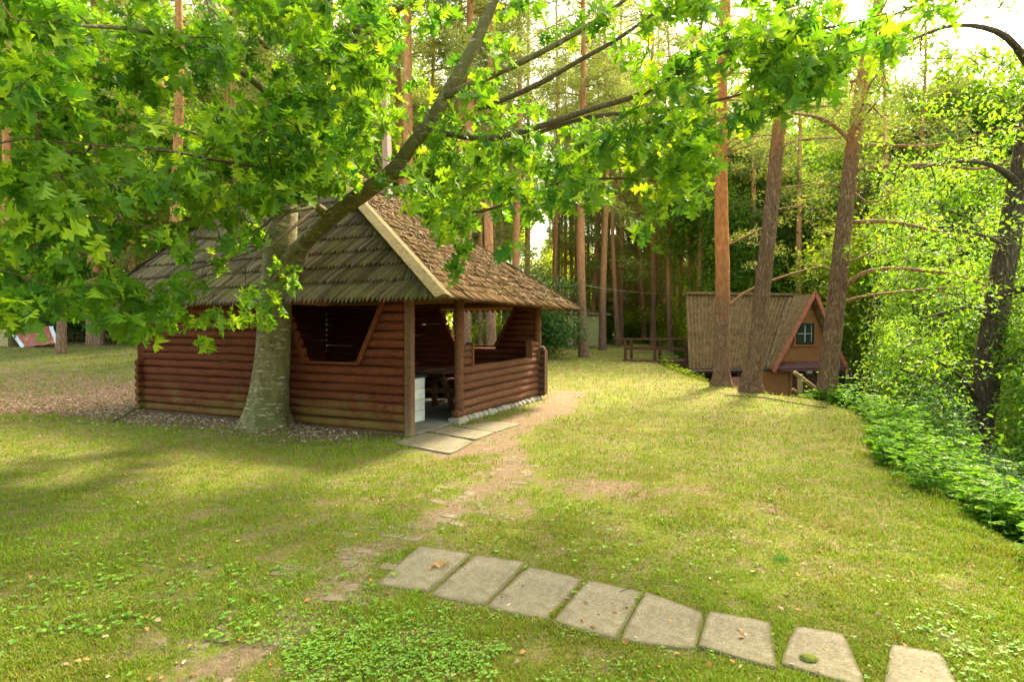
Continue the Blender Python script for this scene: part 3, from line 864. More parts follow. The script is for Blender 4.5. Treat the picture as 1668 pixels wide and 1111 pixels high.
for v in (1.35, 2.85):
    tpart(lambda b: b.beam(U(2.2, v, .05), U(2.2, v + .02, .77), .09, .09, (*PU, 0)), 'leg', parent=t2)
    tpart(lambda b: b.beam(U(2.8, v, .05), U(2.8, v, .77), .09, .09, (*PU, 0)), 'leg', parent=t2)
tpart(lambda b: b.beam(U(2.15, 1.4, .76), U(2.15, 2.3, .36), .04, .09, (*PU, 0)), 'brace', parent=t2)
tpart(lambda b: b.beam(U(2.14, 1.35, .34), U(2.14, 2.85, .34), .04, .09), 'stretcher', parent=t2)
wb = empty('masonry_grill', U(.95, .78, .035), 0, 'whitewashed block grill standing just inside the pavilion entrance', 'grill')
for k in range(4):
    for j in range(2):
        mb_ = MB(); mb_.box(U(1.05, .55 + .28 * j + .14, .035 + .09 + k * .185), (.40, .274, .18), AX, jit=.003); part(mb_, 'block', M['white_block'], wb)
mb_ = MB(); mb_.box(U(1.05, .83, .80), (.5, .62, .04), AX); part(mb_, 'grill_plate', M['black'], wb)

# ------------------------------------------------------------------ cabin
CR = np.array((.978, .208)); CB = np.array((-.208, .978)); CO = np.array((6.69, 22.0))
CAB = empty('gabled_cabin', (CO[0], CO[1], -.5), 0, 'small wooden cabin with corrugated roof and red-edged gable behind the pines', 'cabin')
def K(t, b, z=0.):
    p = CO + CR * t + CB * b; return np.array((p[0], p[1], z))
CAX = np.array([(*CR, 0), (*CB, 0), (0, 0, 1)])
def cpart(mb_, name, m, parent=CAB, smooth=False): return part(mb_, name, m, parent, smooth)
ZR, ZB = 2.97, .11
def corr(mb_, quad, pitch=.17, amp=.034, th=.02):
    """corrugated sheet over quad a(bottom-left) b(bottom-right) c(top-right) d(top-left)"""
    a, b, c, d = map(np.asarray, quad)
    n_ = np.cross(b - a, d - a); n_ /= np.linalg.norm(n_)
    w_ = max(np.linalg.norm(b - a), np.linalg.norm(c - d)); m = int(w_ / pitch * 6)
    s_ = np.linspace(0, 1, m); rows = 5; tt = np.linspace(0, 1, rows)
    V = []
    for t in tt:
        lo = a + (d - a) * t; hi = b + (c - b) * t
        V.append(lo + (hi - lo) * s_[:, None] + n_ * (amp * np.sin(s_ * w_ / pitch * 2 * np.pi))[:, None])
    V = np.array(V).reshape(-1, 3); V2 = V - n_ * th
    i = (np.arange(rows - 1)[:, None] * m + np.arange(m - 1)[None]).ravel()
    q = np.stack([i, i + 1, i + m + 1, i + m], -1); N = len(V)
    mb_.add(np.vstack([V, V2]), np.vstack([q, q[:, ::-1] + N]), .3)
tA, hw, hr = 5.10, 1.75, 1.42
gb = -.28
RB = .92
# main roof, front slope in two overlapping rows
def mp(t, z): f = (z - ZB) / (ZR - ZB); return K(t, RB * f, z)
vt = lambda z: tA - hw * (ZR - z) / (ZR - ZB)             # valley
zm = 1.42
for (z0, z1, up_) in ((ZB - .02, zm + .05, 0), (zm, ZR, .02)):
    mb_ = MB(); l0 = .34 * (z0 - ZB) / (ZR - ZB); l1 = .34 * (z1 - ZB) / (ZR - ZB)
    a, b, c, d = mp(l0, z0), mp(vt(z0) + .05, z0), mp(vt(z1) + .05, z1), mp(l1, z1)
    o_ = np.array((CB[0], CB[1], -.35)) * -up_
    corr(mb_, (a + o_, b + o_, c + o_, d + o_)); cpart(mb_, 'roof_sheet', M['corrugated'])
# back slope (steep, mirrored)
mb_ = MB(); a, b = K(1.9, 2.9, ZB), K(8.0, 2.9, ZB); c, d = K(tA + 1.6, RB, ZR), K(.55, RB, ZR)
corr(mb_, (b, a, d, c)); cpart(mb_, 'roof_sheet', M['corrugated'])
mb_ = MB(); mb_.beam(K(.3, RB - .02, ZR + .05), K(tA + .1, RB - .02, ZR + .05), .26, .09); cpart(mb_, 'ridge_cap', M['corr_red'] if False else M['corrugated'])
# gable wing roof: left slope (from gable front back to the valley) and right slope
gf = gb - .12
mb_ = MB(); corr(mb_, (K(vt(ZB - .05) - .03, 0.12, ZB - .05), K(vt(ZB - .05) - .03, gf, ZB - .05), K(tA, gf, ZR), K(tA, RB, ZR))[::1]); cpart(mb_, 'roof_sheet', M['corrugated'])
mb_ = MB(); corr(mb_, (K(tA + hr + .03, gf, ZB - .05), K(tA + hr + .03, 2.9, ZB - .05), K(tA, 2.9, ZR), K(tA, gf, ZR))); cpart(mb_, 'roof_sheet', M['corrugated'])
# valley gutter with fallen leaves
mb_ = MB(); mb_.beam(mp(vt(ZB) - .02, ZB) + (0, -.05, .03), mp(vt(ZR - .1) - .02, ZR - .1) + (0, -.05, .03), .02, .13, (*CR, 0)); cpart(mb_, 'valley_gutter', M['pale_wood'])
mb_ = MB()
for k in range(500):
    f = R_.random() ** 1.6; z = ZB + f * (ZR - ZB) * .93; sp = .13 * (1 - f) + .03
    c = mp(vt(z) - .05 + R_.normal(0, sp), z) + np.array((CB[0], CB[1], 0)) * -R_.uniform(.06, .12)
    d = R_.normal(0, 1, (2, 3)); d = d / np.linalg.norm(d, axis=1)[:, None] * .028
    mb_.add(np.array([c - d[0], c + d[1], c + d[0], c - d[1]]), [[0, 1, 2, 3]])
cpart(mb_, 'fallen_leaves', M['litter'])['kind'] = 'stuff'
# barge boards in red
for sg in (-1, 1):
    mb_ = MB(); mb_.beam(K(tA + sg * ((hw if sg < 0 else hr) + .06), gf - .03, ZB - .14), K(tA, gf - .03, ZR + .06), .03, .15, (*CR, 0) if False else (0, 0, 1)); cpart(mb_, 'barge_board', M['red_board'])
# walls
mb_ = MB()
w0, w1 = tA - hw + .12, tA + hr - .12
mb_.add(np.array([K(w0, gb + .25, ZB + .1), K(w1, gb + .25, ZB + .1), K(tA, gb + .25, ZR - .1), K(w0, gb + .35, ZB + .1), K(w1, gb + .35, ZB + .1), K(tA, gb + .35, ZR - .1)]), [[0, 1, 2], [5, 4, 3], [0, 3, 4, 1], [1, 4, 5, 2], [2, 5, 3, 0]], .2)
cpart(mb_, 'gable_wall', M['plank'])
mb_ = MB(); lt0, lt1 = tA - 1.98, tA + hr - .12
mb_.box(K((lt0 + 4.35) / 2, gb + .30 + .05, -1.02), (4.35 - lt0, .1, 2.2), CAX); cpart(mb_, 'wall', M['plank'])
mb_ = MB(); mb_.box(K((5.62 + lt1 + .15) / 2, gb + .35, -1.02), (lt1 + .15 - 5.62, .1, 2.2), CAX); cpart(mb_, 'wall', M['plank'])
mb_ = MB(); mb_.box(K(lt1 + .1, gb + 1.6, -1.02), (.1, 2.3, 2.2), CAX); cpart(mb_, 'wall', M['plank'])
mb_ = MB(); mb_.box(K(lt0 + .05, gb + 1.5, -1.02), (.1, 2.2, 2.2), CAX); cpart(mb_, 'wall', M['plank'])
for t in (lt0 + .02, 4.36, 5.60, lt1 + .1):
    mb_ = MB(); mb_.box(K(t, gb + .27, -1.02), (.11, .05, 2.2), CAX); cpart(mb_, 'corner_board', M['plank'])
# door with panels
dr = MB(); dr.box(K(4.98, gb + .34, -1.08), (1.14, .05, 2.0), CAX); door = cpart(dr, 'door', M['plank_dark'])
for t in (4.72, 5.24):
    for z in (-.55, -1.45):
        mb_ = MB(); mb_.box(K(t, gb + .305, z), (.36, .02, .65), CAX); part(mb_, 'door_panel', M['rail_wood'], door)
mb_ = MB(); mb_.box(K(4.52, gb + .29, -1.05), (.03, .05, .14), CAX); part(mb_, 'handle', M['bare_metal'], door)
# porch strip of red corrugated sheet
mb_ = MB(); corr(mb_, (K(w0 - .02, gf - .12, ZB - .02), K(w1 + .1, gf - .12, ZB - .02), K(w1 + .1, gb + .26, ZB + .22), K(w0 - .02, gb + .26, ZB + .22)), .12, .025); cpart(mb_, 'porch_roof', M['corr_red'])
mb_ = MB(); mb_.beam(K(w0 + .1, gf - .06, ZB - .08), K(w1, gf - .06, ZB - .08), .06, .09); cpart(mb_, 'porch_beam', M['corr_red'])
mb_ = MB(); mb_.box(K(4.95, gf + .1, -.08), (.22, .1, .1), CAX); cpart(mb_, 'porch_lamp', M['white_block'])
# window
wc, wz = 4.93, 1.42
wf = MB()
for (dx, dz, sx, sz) in ((-.37, 0, .07, .82), (.37, 0, .07, .82), (0, .375, .67, .07), (0, -.375, .67, .07)):
    wf.box(K(wc + dx, gb + .21, wz + dz), (sx, .07, sz), CAX, .2)
win = cpart(wf, 'window', M['window_frame'])
mb_ = MB(); mb_.box(K(wc, gb + .235, wz), (.66, .01, .67), CAX); part(mb_, 'pane', M['glass'], win)
mb_ = MB(); mb_.box(K(wc, gb + .21, wz), (.035, .03, .67), CAX); mb_.box(K(wc - .17, gb + .212, wz), (.31, .028, .03), CAX); mb_.box(K(wc + .17, gb + .212, wz), (.31, .028, .03), CAX)
mb_.box(K(wc + .30, gb + .213, wz), (.02, .02, .66), CAX); part(mb_, 'muntin', M['sash'], win)
for (dx, dz, sx, sz) in ((-.45, -.0, .09, 1.0), (.45, -.0, .09, 1.0), (0, -.47, 1.15, .08)):
    mb_ = MB(); mb_.box(K(wc + dx, gb + .22, wz + dz), (sx, .06 if sx < 1 else .1, sz), CAX); part(mb_, 'casing' if sx < 1 else 'sill', M['plank'], win)
# left end: dark end wall, gutter, piers, recessed lower wall
mb_ = MB(); mb_.add(np.array([K(.35, .15, ZB + .05), K(1.75, 2.6, ZB + .05), K(.6, RB, ZR - .1), K(.45, .15, ZB + .05), K(1.85, 2.6, ZB + .05), K(.7, RB, ZR - .1)]), [[0, 1, 2], [5, 4, 3], [0, 3, 4, 1], [1, 4, 5, 2], [2, 5, 3, 0]]); cpart(mb_, 'end_wall', M['plank_dark'])
mb_ = MB(); mb_.tube([K(-.1, -.06, ZB - .10), K(1.6, -.06, ZB - .10), K(3.35, -.06, ZB - .08)], .05, 8); cpart(mb_, 'gutter', M['gutter'])
mb_ = MB(); mb_.box(K(1.7, 1.35, ZB - .15), (3.1, 2.5, .14), CAX); cpart(mb_, 'floor_frame', M['rail_wood'])
mb_ = MB(); mb_.box(K(1.8, 1.7, -1.0), (3.1, .1, 1.9), CAX); cpart(mb_, 'cellar_wall', M['plank_dark'])
for t, m, w_ in ((.62, 'pale_wood', .26), (2.2, 'rail_wood', .16), (2.75, 'plank', .14)):
    mb_ = MB(); mb_.box(K(t, .25, -.75), (w_, .2, 1.5), CAX); cpart(mb_, 'pier', M[m])
mb_ = MB(); mb_.box(K(1.85, -.02, -.9), (.36, .3, 1.3), CAX); cpart(mb_, 'brick_pier', M['brick_red'])
mb_ = MB(); mb_.tube([K(6.72, gf, .0), K(6.78, gf, -.9), K(6.68, gf + .1, -1.25), K(6.68, gf + .1, -2.2)], .045, 8); cpart(mb_, 'downpipe', M['gutter'])

# ---- footbridge
BA, BB_ = G(1016, 588), K(.85, 1.3, 0)
bz = BA[2] + .04
bd = np.array((BB_[0] - BA[0], BB_[1] - BA[1])); bl = np.linalg.norm(bd); bd /= bl; bn_ = np.array((-bd[1], bd[0]))
BR = empty('footbridge', (BA[0], BA[1], bz), 0, 'brown wooden footbridge with railing leading to the cabin', 'footbridge')
def B(t, s_, z): return np.array((BA[0] + bd[0] * t + bn_[0] * s_, BA[1] + bd[1] * t + bn_[1] * s_, bz + z))
BAX = np.array([(*bd, 0), (*bn_, 0), (0, 0, 1)])
mb_ = MB()
for t in np.arange(.05, bl, .16): mb_.box(B(t, .5, .0), (.145, 1.15, .04), BAX, jit=.004)
part(mb_, 'deck', M['table_wood'], BR)
for s_ in (0, 1.0):
    mb_ = MB(); mb_.beam(B(0, s_, -.12), B(bl, s_, -.12), .1, .18); part(mb_, 'girder', M['rail_wood'], BR)
for s_ in (-.03, 1.05):
    for t in np.linspace(.08, bl - .25, 3):
        mb_ = MB(); mb_.box(B(t, s_, .38), (.11, .10, .92), BAX); part(mb_, 'railing_post', M['rail_wood'], BR)
    mb_ = MB(); mb_.beam(B(-.45, s_, .88), B(bl, s_, .90), .16, .06); part(mb_, 'handrail', M['rail_wood'], BR)
    mb_ = MB(); mb_.beam(B(.02, s_ - .06, .48), B(bl, s_ - .06, .50), .035, .10); part(mb_, 'mid_rail', M['rail_wood'], BR)

# ---- log handrail beside the cabin steps and the broken fence further down the bank
HR = empty('log_handrail', P(1303, 655, 15.5), 0, 'pale round-log handrail in front of the cabin door, left of the pine', 'handrail')
for a, b, r, nm in (((1303, 610, 15.5), (1303, 672, 15.5), .065, 'post'), ((1294, 607, 15.3), (1395, 682, 17.5), .05, 'rail'), ((1291, 634, 15.4), (1390, 700, 17.5), .035, 'rail'), ((1372, 640, 17.0), (1372, 715, 17.0), .06, 'post')):
    mb_ = MB(); log(mb_, P(*a), P(*b), r, 10); part(mb_, nm, M['pale_wood'], HR, True)
FR = empty('broken_fence', P(1430, 700, 14), 0, 'old grey-brown pole fence falling down the bank among shrubs', 'fence')
for a, b, r, nm in (((1385, 662, 15), (1472, 718, 13.2), .045, 'rail'), ((1395, 684, 14.6), (1446, 664, 14.2), .04, 'rail'), ((1400, 668, 14.8), (1402, 702, 14.8), .055, 'post'), ((1432, 664, 14.2), (1434, 716, 14.2), .055, 'post'), ((1447, 676, 14), (1500, 650, 15), .04, 'rail')):
    mb_ = MB(); log(mb_, P(*a), P(*b), r, 8); part(mb_, nm, M['twig'] if nm == 'post' else M['pale_wood'], FR, True)

# ---- distant shed
sp_ = G(955, 556); SX, SY = 3.9, 37.5
sz = float(H(SX, SY))
SH = empty('garden_shed', (SX + .9, SY, sz), 0, 'small yellowish shed with reddish roof far behind the pine trunks', 'shed')
SHO = np.array((SX + .9, SY, sz))
mb_ = MB(); mb_.box(SHO + (0, 1, 1.0), (2.4, 2, 2.0)); part(mb_, 'wall', M['plaster'], SH)
mb_ = MB(); mb_.beam(SHO + (-1.5, 1, 2.15), SHO + (1.5, 1, 2.02), 2.7, .1, (0, 1, 0) if False else (0, 0, 1)); part(mb_, 'roof', M['shed_roof'], SH)
mb_ = MB(); mb_.box(SHO + (-.5, -.02, .9), (.7, .04, 1.7)); part(mb_, 'door', M['table_wood'], SH)

# ---- rusty tile sheet leaning on a low brick wall at far left
rg = G(60, 566)
RY = rg[1]
BW = empty('brick_oven', G(0, 562), 0, 'low yellow brick wall stub at the left edge behind the leaves', 'brick wall')
o_ = P(2, 562, RY + .3); 
mb_ = MB(); mb_.box((o_[0] - .5, o_[1] + .3, o_[2] + .42), (1.45, .5, .95)); part(mb_, 'brickwork', M['brick_yellow'], BW)
mb_ = MB(); mb_.box((o_[0] - .5, o_[1] + .3, o_[2] + .93), (1.55, .6, .07)); part(mb_, 'coping', M['pale_wood'], BW)
TS = empty('tile_sheet', G(60, 566), 0, 'rusty red metal roof-tile sheet with white edges leaning near the brick stub', 'metal sheet')
a, b, c, d = P(36, 567, RY), P(94, 560, RY), P(84, 531, RY + .75), P(12, 533, RY + .75)
def tilegrid(a, b, c, d, u0, u1, off, mt, nm):
    nu, nv = 40, 25; uu = np.linspace(u0, u1, nu); vv = np.linspace(0, 1, nv)
    nn = np.cross(b - a, d - a); nn /= np.linalg.norm(nn)
    if nn[1] > 0: nn = -nn
    V = [a + (b - a) * u + (d - a) * v + (c - d - b + a) * u * v + nn * (.035 * (1 - (v * 2.999 % 1)) + .022 * math.sin(u * 18) + off) for v in vv for u in uu]
    i = (np.arange(nv - 1)[:, None] * nu + np.arange(nu - 1)[None]).ravel()
    q = np.stack([i, i + 1, i + nu + 1, i + nu], -1)
    V = np.array(V); N = len(V)
    mb_ = MB(); mb_.add(np.vstack([V, V - nn * .01]), np.vstack([q, q[:, ::-1] + N]), .2); part(mb_, nm, mt, TS, False)
tilegrid(a, b, c, d, .1, .93, 0, M['tile_sheet'], 'tile_field')
tilegrid(a, b, c, d, -.02, .1, .004, M['bare_metal'], 'bare_edge'); tilegrid(a, b, c, d, .93, 1.03, .004, M['bare_metal'], 'bare_edge')

# ------------------------------------------------------------------ vegetation templates
def oak_template():
    lob = [(.0, .10, .20, .16, .03, .22), (.22, .38, .40, .42, .07, .42), (.42, .62, .43, .62, .07, .62), (.62, .82, .30, .84, .06, .82)]
    V = []; Fc = []
    rib = [0., .22, .42, .62, .82]
    for sgn in (-1, 1):
        pr = (.02, .04)
        for k, (r0, tipm, tx, ty, sx, sy) in enumerate(lob):
            i = len(V)
            pts = [(0, rib[k]), (pr[0] * sgn, pr[1]), (tx * .62 * sgn, ty - .10), (tx * sgn, ty), (tx * .72 * sgn, ty + .02), (sx * sgn, sy), (0, rib[k + 1])]
            if sgn < 0: pts = pts
            V += pts; Fc.append(list(range(i, i + 7)) if sgn > 0 else list(range(i + 6, i - 1, -1)))
            pr = (sx, sy)
        i = len(V); V += [(0, .82), (.06 * sgn, .82), (.13 * sgn, .93), (.04 * sgn, .95), (0, 1.02), (0, 1.0), (0, .9)]
        Fc.append(list(range(i, i + 7)) if sgn > 0 else list(range(i + 6, i - 1, -1)))
    V = np.array(V); z = .35 * np.abs(V[:, 0]) - .22 * V[:, 1] ** 2 + .04 * np.sin(V[:, 1] * 14) * np.abs(V[:, 0]) * 4
    return np.c_[V, z], np.array(Fc)
OAKV, OAKF = oak_template()
# simple leaf: folded diamond of 2 quads
LFV = np.array([(0, 0, 0), (.30, .35, .10), (.0, .5, -.02), (-.30, .35, .10), (.2, .8, .02), (0, 1, -.12), (-.2, .8, .02)])
LFF = np.array([(0, 1, 4, 2), (2, 4, 5, 6), (0, 2, 6, 3)])
LQV = np.array([(0, 0, 0), (.32, .45, .08), (0, 1, -.08), (-.32, .45, .08)]); LQF = np.array([(0, 1, 2, 3)])

def rdir(n):
    v = R_.normal(0, 1, (n, 3)); return v / np.linalg.norm(v, axis=1)[:, None]

def grow(mbw, limbs, targets, r0=.004, sag=.12, step=.5, n=5, maxr=.06, kp=.42):
    """connect every target to the nearest piece of the tree so far by a curved twig; returns end directions"""
    nodes = []; owner = []
    for L in limbs:
        L = np.asarray(L, float)
        for a, b in zip(L[:-1], L[1:]):
            m = max(1, int(np.linalg.norm(b - a) / .12))
            for t in range(m): nodes.append(a + (b - a) * t / m); owner.append(-1)
        nodes.append(L[-1]); owner.append(-1)
    nodes = np.array(nodes)
    targets = np.asarray(targets)
    dm = np.array([np.min(np.sum((nodes - t) ** 2, 1)) for t in targets])
    order = np.argsort(dm)
    cap = len(nodes) + len(targets) * 12
    N = np.zeros((cap, 3)); N[:len(nodes)] = nodes; own = np.full(cap, -1); m = len(nodes)
    paths = []; dirs = np.zeros((len(targets), 3))
    for idx in order:
        t = targets[idx]
        d2 = np.sum((N[:m] - t) ** 2, 1); j = int(np.argmin(d2)); a = N[j]; dist = math.sqrt(d2[j])
        k = max(3, min(9, int(dist / .12)))
        s_ = np.linspace(0, 1, k)[:, None]
        bow = R_.normal(0, .07, 3) * dist + np.array((0, 0, sag * dist))
        pts = a + (t - a) * s_ + bow * (s_ * (1 - s_) * 2) + (R_.normal(0, .012, (k, 3)) * dist ** .5) * (s_ * (1 - s_) * 4)
        pid = len(paths); paths.append((pts, own[j])); 
        N[m:m + k - 1] = pts[1:]; own[m:m + k - 1] = pid; m += k - 1
        dirs[idx] = pts[-1] - pts[-2]
    cnt = np.ones(len(paths))
    for i in range(len(paths) - 1, -1, -1):
        if paths[i][1] >= 0: cnt[paths[i][1]] += cnt[i]
    for i, (pts, o) in enumerate(paths):
        ra = min(maxr, r0 * cnt[i] ** kp + r0 * .3); rb = max(r0 * .6, ra * .45)
        mbw.tube(pts, np.linspace(ra, rb, len(pts)), n, 0, False)
    return dirs / (np.linalg.norm(dirs, axis=1)[:, None] + 1e-9)

def whorl(mbl, cen, dirs, nl, size, tv, tf, spread=1.0, droop=.5, jit=.05, bias=None, petiole=None):
    n = len(cen); idx = np.repeat(np.arange(n), nl)
    d = dirs[idx] * .55 + rdir(len(idx)) * spread
    d[:, 2] -= droop * R_.random(len(idx))
    if bias is not None: d = d + bias
    d /= np.linalg.norm(d, axis=1)[:, None]
    p = cen[idx] + R_.normal(0, jit, (len(idx), 3)) + d * (petiole or 0)
    if petiole:
        for a_, b_ in zip(cen[idx], p): pass
    fr = frames(d, R_.normal(0, .6, len(idx)))
    s_ = size * R_.uniform(.55, 1.3, len(idx))
    V, Fc = inst(tv, tf, p, fr, s_)
    base = R_.random(n)[idx] * .6 + R_.random(len(idx)) * .4
    base = np.where(R_.random(n)[idx] < .12, .85 + .15 * R_.random(len(idx)), base)  # a random share of clusters tinted pale, painting in sunlit clumps
    mbl.add(V, Fc, np.repeat(base, len(tv)))

def keyline(pp, sub=4):
    """smooth polyline with radii through rows (x,y,z,r)"""
    pp = np.asarray(pp, float); out = []
    n = len(pp)
    for i in range(n - 1):
        p0, p1, p2, p3 = pp[max(i - 1, 0)], pp[i], pp[i + 1], pp[min(i + 2, n - 1)]
        for t in np.linspace(0, 1, sub, endpoint=False):
            out.append(.5 * ((2 * p1) + (-p0 + p2) * t + (2 * p0 - 5 * p1 + 4 * p2 - p3) * t * t + (-p0 + 3 * p1 - 3 * p2 + p3) * t ** 3))
    out.append(pp[-1]); return np.array(out)
def pk(*rows): return np.array([[*P(a, b, d), r] for a, b, d, r in rows])

# ------------------------------------------------------------------ the big oak
ob = np.array((-3.9, 9.25, float(H(-3.9, 9.25))))
OAK = empty('oak_tree', ob, 0, 'large oak with broad lobed leaves standing in front of the pavilion wall', 'tree')
tr = np.vstack([[-3.9, 9.25, ob[2] - .12, .40], [-3.9, 9.25, ob[2] + .03, .345], [-3.89, 9.25, ob[2] + .2, .315], [-3.86, 9.26, ob[2] + .55, .29], [-3.8, 9.28, 1.3, .26],
                [*P(450, 470, 9.3), .245], [*P(458, 400, 9.3), .235], [*P(468, 330, 9.4), .17], [*P(476, 240, 9.5), .15], [*P(492, 120, 9.6), .15], [*P(505, 0, 9.7), .13], [*P(515, -200, 9.8), .11], [*P(520, -500, 9.9), .07], [*P(540, -800, 10), .03]])
def flare_tube(mb_, kl, n=20, wob=.015, fl=None, roots=5, caps=True):
    pts, r = kl[:, :3], kl[:, 3]; b0 = mb_.n
    mb_.tube(pts, r, n, wob, caps)
    if fl:
        V = mb_.V[-1].reshape(len(pts), n, 3); an = np.linspace(0, 2 * np.pi, n, endpoint=False)
        ph = R_.uniform(0, 6)
        for i in range(len(pts)):
            f = fl * math.exp(-max(0, pts[i, 2] - pts[0, 2] - .1) / .25)
            V[i] = pts[i] + (V[i] - pts[i]) * (1 + f * (.5 + .5 * np.cos(an * roots + ph)))[:, None]
        mb_.V[-1] = V.reshape(-1, 3)
mb_ = MB(); flare_tube(mb_, keyline(tr), 28, .015, .38, 6); part(mb_, 'trunk', M['oak_bark'], OAK, True)
LIMBS = [
    pk((462, 450, 9.25, .22), (478, 420, 9.2, .19), (494, 398, 9.05, .145), (520, 372, 8.8, .135), (556, 340, 8.5, .14), (600, 308, 8.2, .135), (640, 278, 7.9, .12), (668, 240, 7.7, .105), (700, 200, 7.5, .10), (735, 140, 7.3, .09), (770, 78, 7.2, .08), (802, 5, 7.1, .07), (830, -90, 7.0, .05), (860, -220, 6.9, .02)),
    pk((628, 287, 8.0, .10), (650, 281, 7.85, .075), (672, 285, 7.7, .06), (700, 300, 7.5, .03)),
    pk((728, 155, 7.3, .055), (780, 132, 6.9, .04), (850, 100, 6.5, .035), (930, 58, 6.1, .028), (1010, 5, 5.8, .02), (1080, -60, 5.6, .012)),
    pk((800, 170, 7.0, .03), (870, 140, 6.6, .03), (940, 100, 6.3, .025), (1010, 60, 6.1, .02), (1080, 10, 5.9, .012)),
    pk((700, 212, 7.5, .045), (790, 225, 7.2, .035), (870, 208, 6.9, .035), (960, 178, 6.5, .032), (1050, 150, 6.2, .026), (1140, 100, 6.0, .02), (1250, 62, 5.9, .013), (1370, 40, 5.8, .008), (1500, 5, 5.8, .004)),
    pk((860, 222, 7.0, .025), (960, 190, 6.6, .024), (1090, 178, 6.3, .018), (1200, 155, 6.2, .012), (1320, 120, 6.2, .006)),
    pk((690, 330, 7.8, .02), (780, 345, 7.2, .018), (900, 300, 6.9, .018), (1020, 290, 6.6, .014), (1130, 300, 6.5, .008)),
    pk((534, 358, 8.7, .085), (527, 345, 8.55, .07), (516, 335, 8.4, .06), (510, 318, 8.3, .05), (516, 285, 8.2, .04), (524, 240, 8.0, .035), (545, 190, 7.7, .028), (560, 120, 7.3, .02), (590, 40, 7.0, .012)),
    pk((514, 332, 8.35, .035), (496, 340, 8.1, .028), (455, 348, 7.6, .024), (420, 375, 7.2, .02), (385, 387, 6.8, .018), (330, 388, 6.3, .014), (270, 375, 5.8, .01), (200, 360, 5.4, .006)),
    pk((510, 342, 8.3, .028), (480, 368, 7.9, .022), (440, 400, 7.5, .018), (400, 432, 7.1, .015), (350, 475, 6.7, .012), (300, 500, 6.4, .008), (255, 515, 6.1, .005)),
    pk((520, 330, 8.4, .03), (470, 345, 8.1, .022), (440, 372, 7.8, .018), (425, 400, 7.5, .014), (395, 415, 7.3, .012), (310, 440, 6.6, .01), (240, 455, 6.1, .006)),
    pk((512, 312, 8.3, .028), (480, 296, 7.9, .024), (430, 275, 7.2, .02), (360, 262, 6.4, .016), (270, 245, 5.6, .012), (150, 235, 5.0, .008), (40, 225, 4.6, .005)),
    pk((480, 240, 9.5, .08), (450, 170, 8.7, .06), (400, 120, 7.6, .05), (330, 80, 6.4, .035), (240, 50, 5.4, .022), (120, 40, 4.7, .012), (20, 30, 4.3, .006)),
    pk((436, 75, 8.6, .05), (415, 55, 8.2, .04), (395, 15, 7.8, .035), (385, -60, 7.4, .02)),
    pk((375, 60, 9.5, .10), (350, 20, 9.6, .09), (330, -60, 9.8, .07), (300, -250, 10, .03)),
    pk((478, 290, 9.4, .06), (400, 250, 8.6, .045), (310, 215, 7.7, .035), (190, 190, 6.8, .025), (60, 180, 6.2, .015), (-60, 190, 5.8, .008)),
    pk((465, 350, 9.3, .05), (380, 330, 8.6, .035), (280, 300, 7.9, .028), (160, 290, 7.2, .02), (40, 300, 6.6, .012), (-60, 310, 6.2, .006)),
    pk((490, 130, 9.6, .07), (560, 60, 8.6, .05), (640, 20, 7.6, .035), (720, -30, 6.8, .02)),
    pk((497, 60, 9.6, .07), (440, -60, 8.3, .05), (330, -180, 7.0, .035), (180, -300, 5.6, .015)),
    pk((505, -60, 9.6, .06), (620, -200, 8.2, .045), (800, -330, 7.0, .03), (950, -450, 6.2, .012)),
    pk((200, 350, 7.0, .018), (140, 400, 6.6, .015), (70, 430, 6.3, .012), (0, 470, 6.0, .008)),
]
for i, L in enumerate(LIMBS):
    if i == 0: L[2:, 3] *= .88
    mb_ = MB(); kl = keyline(L); flare_tube(mb_, kl, 12 if L[0, 3] > .06 else 7, .03 if L[0, 3] > .06 else 0)
    part(mb_, 'limb', M['oak_bark'] if L[0, 3] > .045 else M['twig'], OAK, True)
# leafy twig ends: where the crown hangs, as columns of (px, top, bottom)
LOWX = [-120, 0, 60, 120, 180, 235, 270, 330, 370, 410, 470, 520, 560, 620, 660, 700, 735, 790, 840, 900, 960, 1010, 1060, 1100, 1140, 1180, 1240, 1320, 1400, 1460, 1530]
LOWY = [540, 532, 520, 528, 560, 550, 530, 485, 455, 395, 350, 318, 318, 290, 320, 350, 385, 350, 345, 355, 330, 340, 385, 360, 330, 245, 185, 160, 110, 70, 25]
def cover(px): return np.interp(px, LOWX, LOWY)
def dens(px, py):
    """how leafy the oak is there, 0..1"""
    d = np.ones_like(px)
    d = np.where((px > 820) & (px < 1130) & (py < 190), .22, d)       # open, branches show
    d = np.where((px > 660) & (px < 830) & (py < 150), .5, d)
    d = np.where((px > 1140) & (py < 60), .6, d)
    d = np.where((px > 590) & (px < 670) & (py > 120) & (py < 260), .55, d)
    d = np.where((px > 440) & (px < 600) & (py > 300), .5, d); d = np.where((px > 450) & (px < 610) & (py > 120) & (py < 300), 1.25, d)
    d = np.where((px > 300) & (px < 450) & (py > 330), .85, d)
    d = np.where((px < 240) & (py > 440), .75, d)
    return d
def depth_of(px, py, u):
    near = np.interp(px, [-120, 0, 250, 450, 700, 1000, 1300, 1530], [4.0, 4.2, 5.0, 6.0, 6.0, 5.2, 5.2, 5.3])
    far = np.interp(px, [-120, 0, 250, 450, 700, 1000, 1300, 1530], [6.6, 7.2, 8.3, 8.9, 8.4, 7.2, 6.6, 6.2])
    return near + (far - near) * u
n0 = 5500
qx = R_.uniform(-120, 1530, n0); qy = R_.uniform(-60, 1, n0) ; qy = -60 + R_.random(n0) * 620
clump = vnoise(qx / 85, qy / 70, 11)
ok = (qy < cover(qx) - 12) & (R_.random(n0) < dens(qx, qy) * np.clip((clump - .28) * 2.4, .03, 1) * .8)
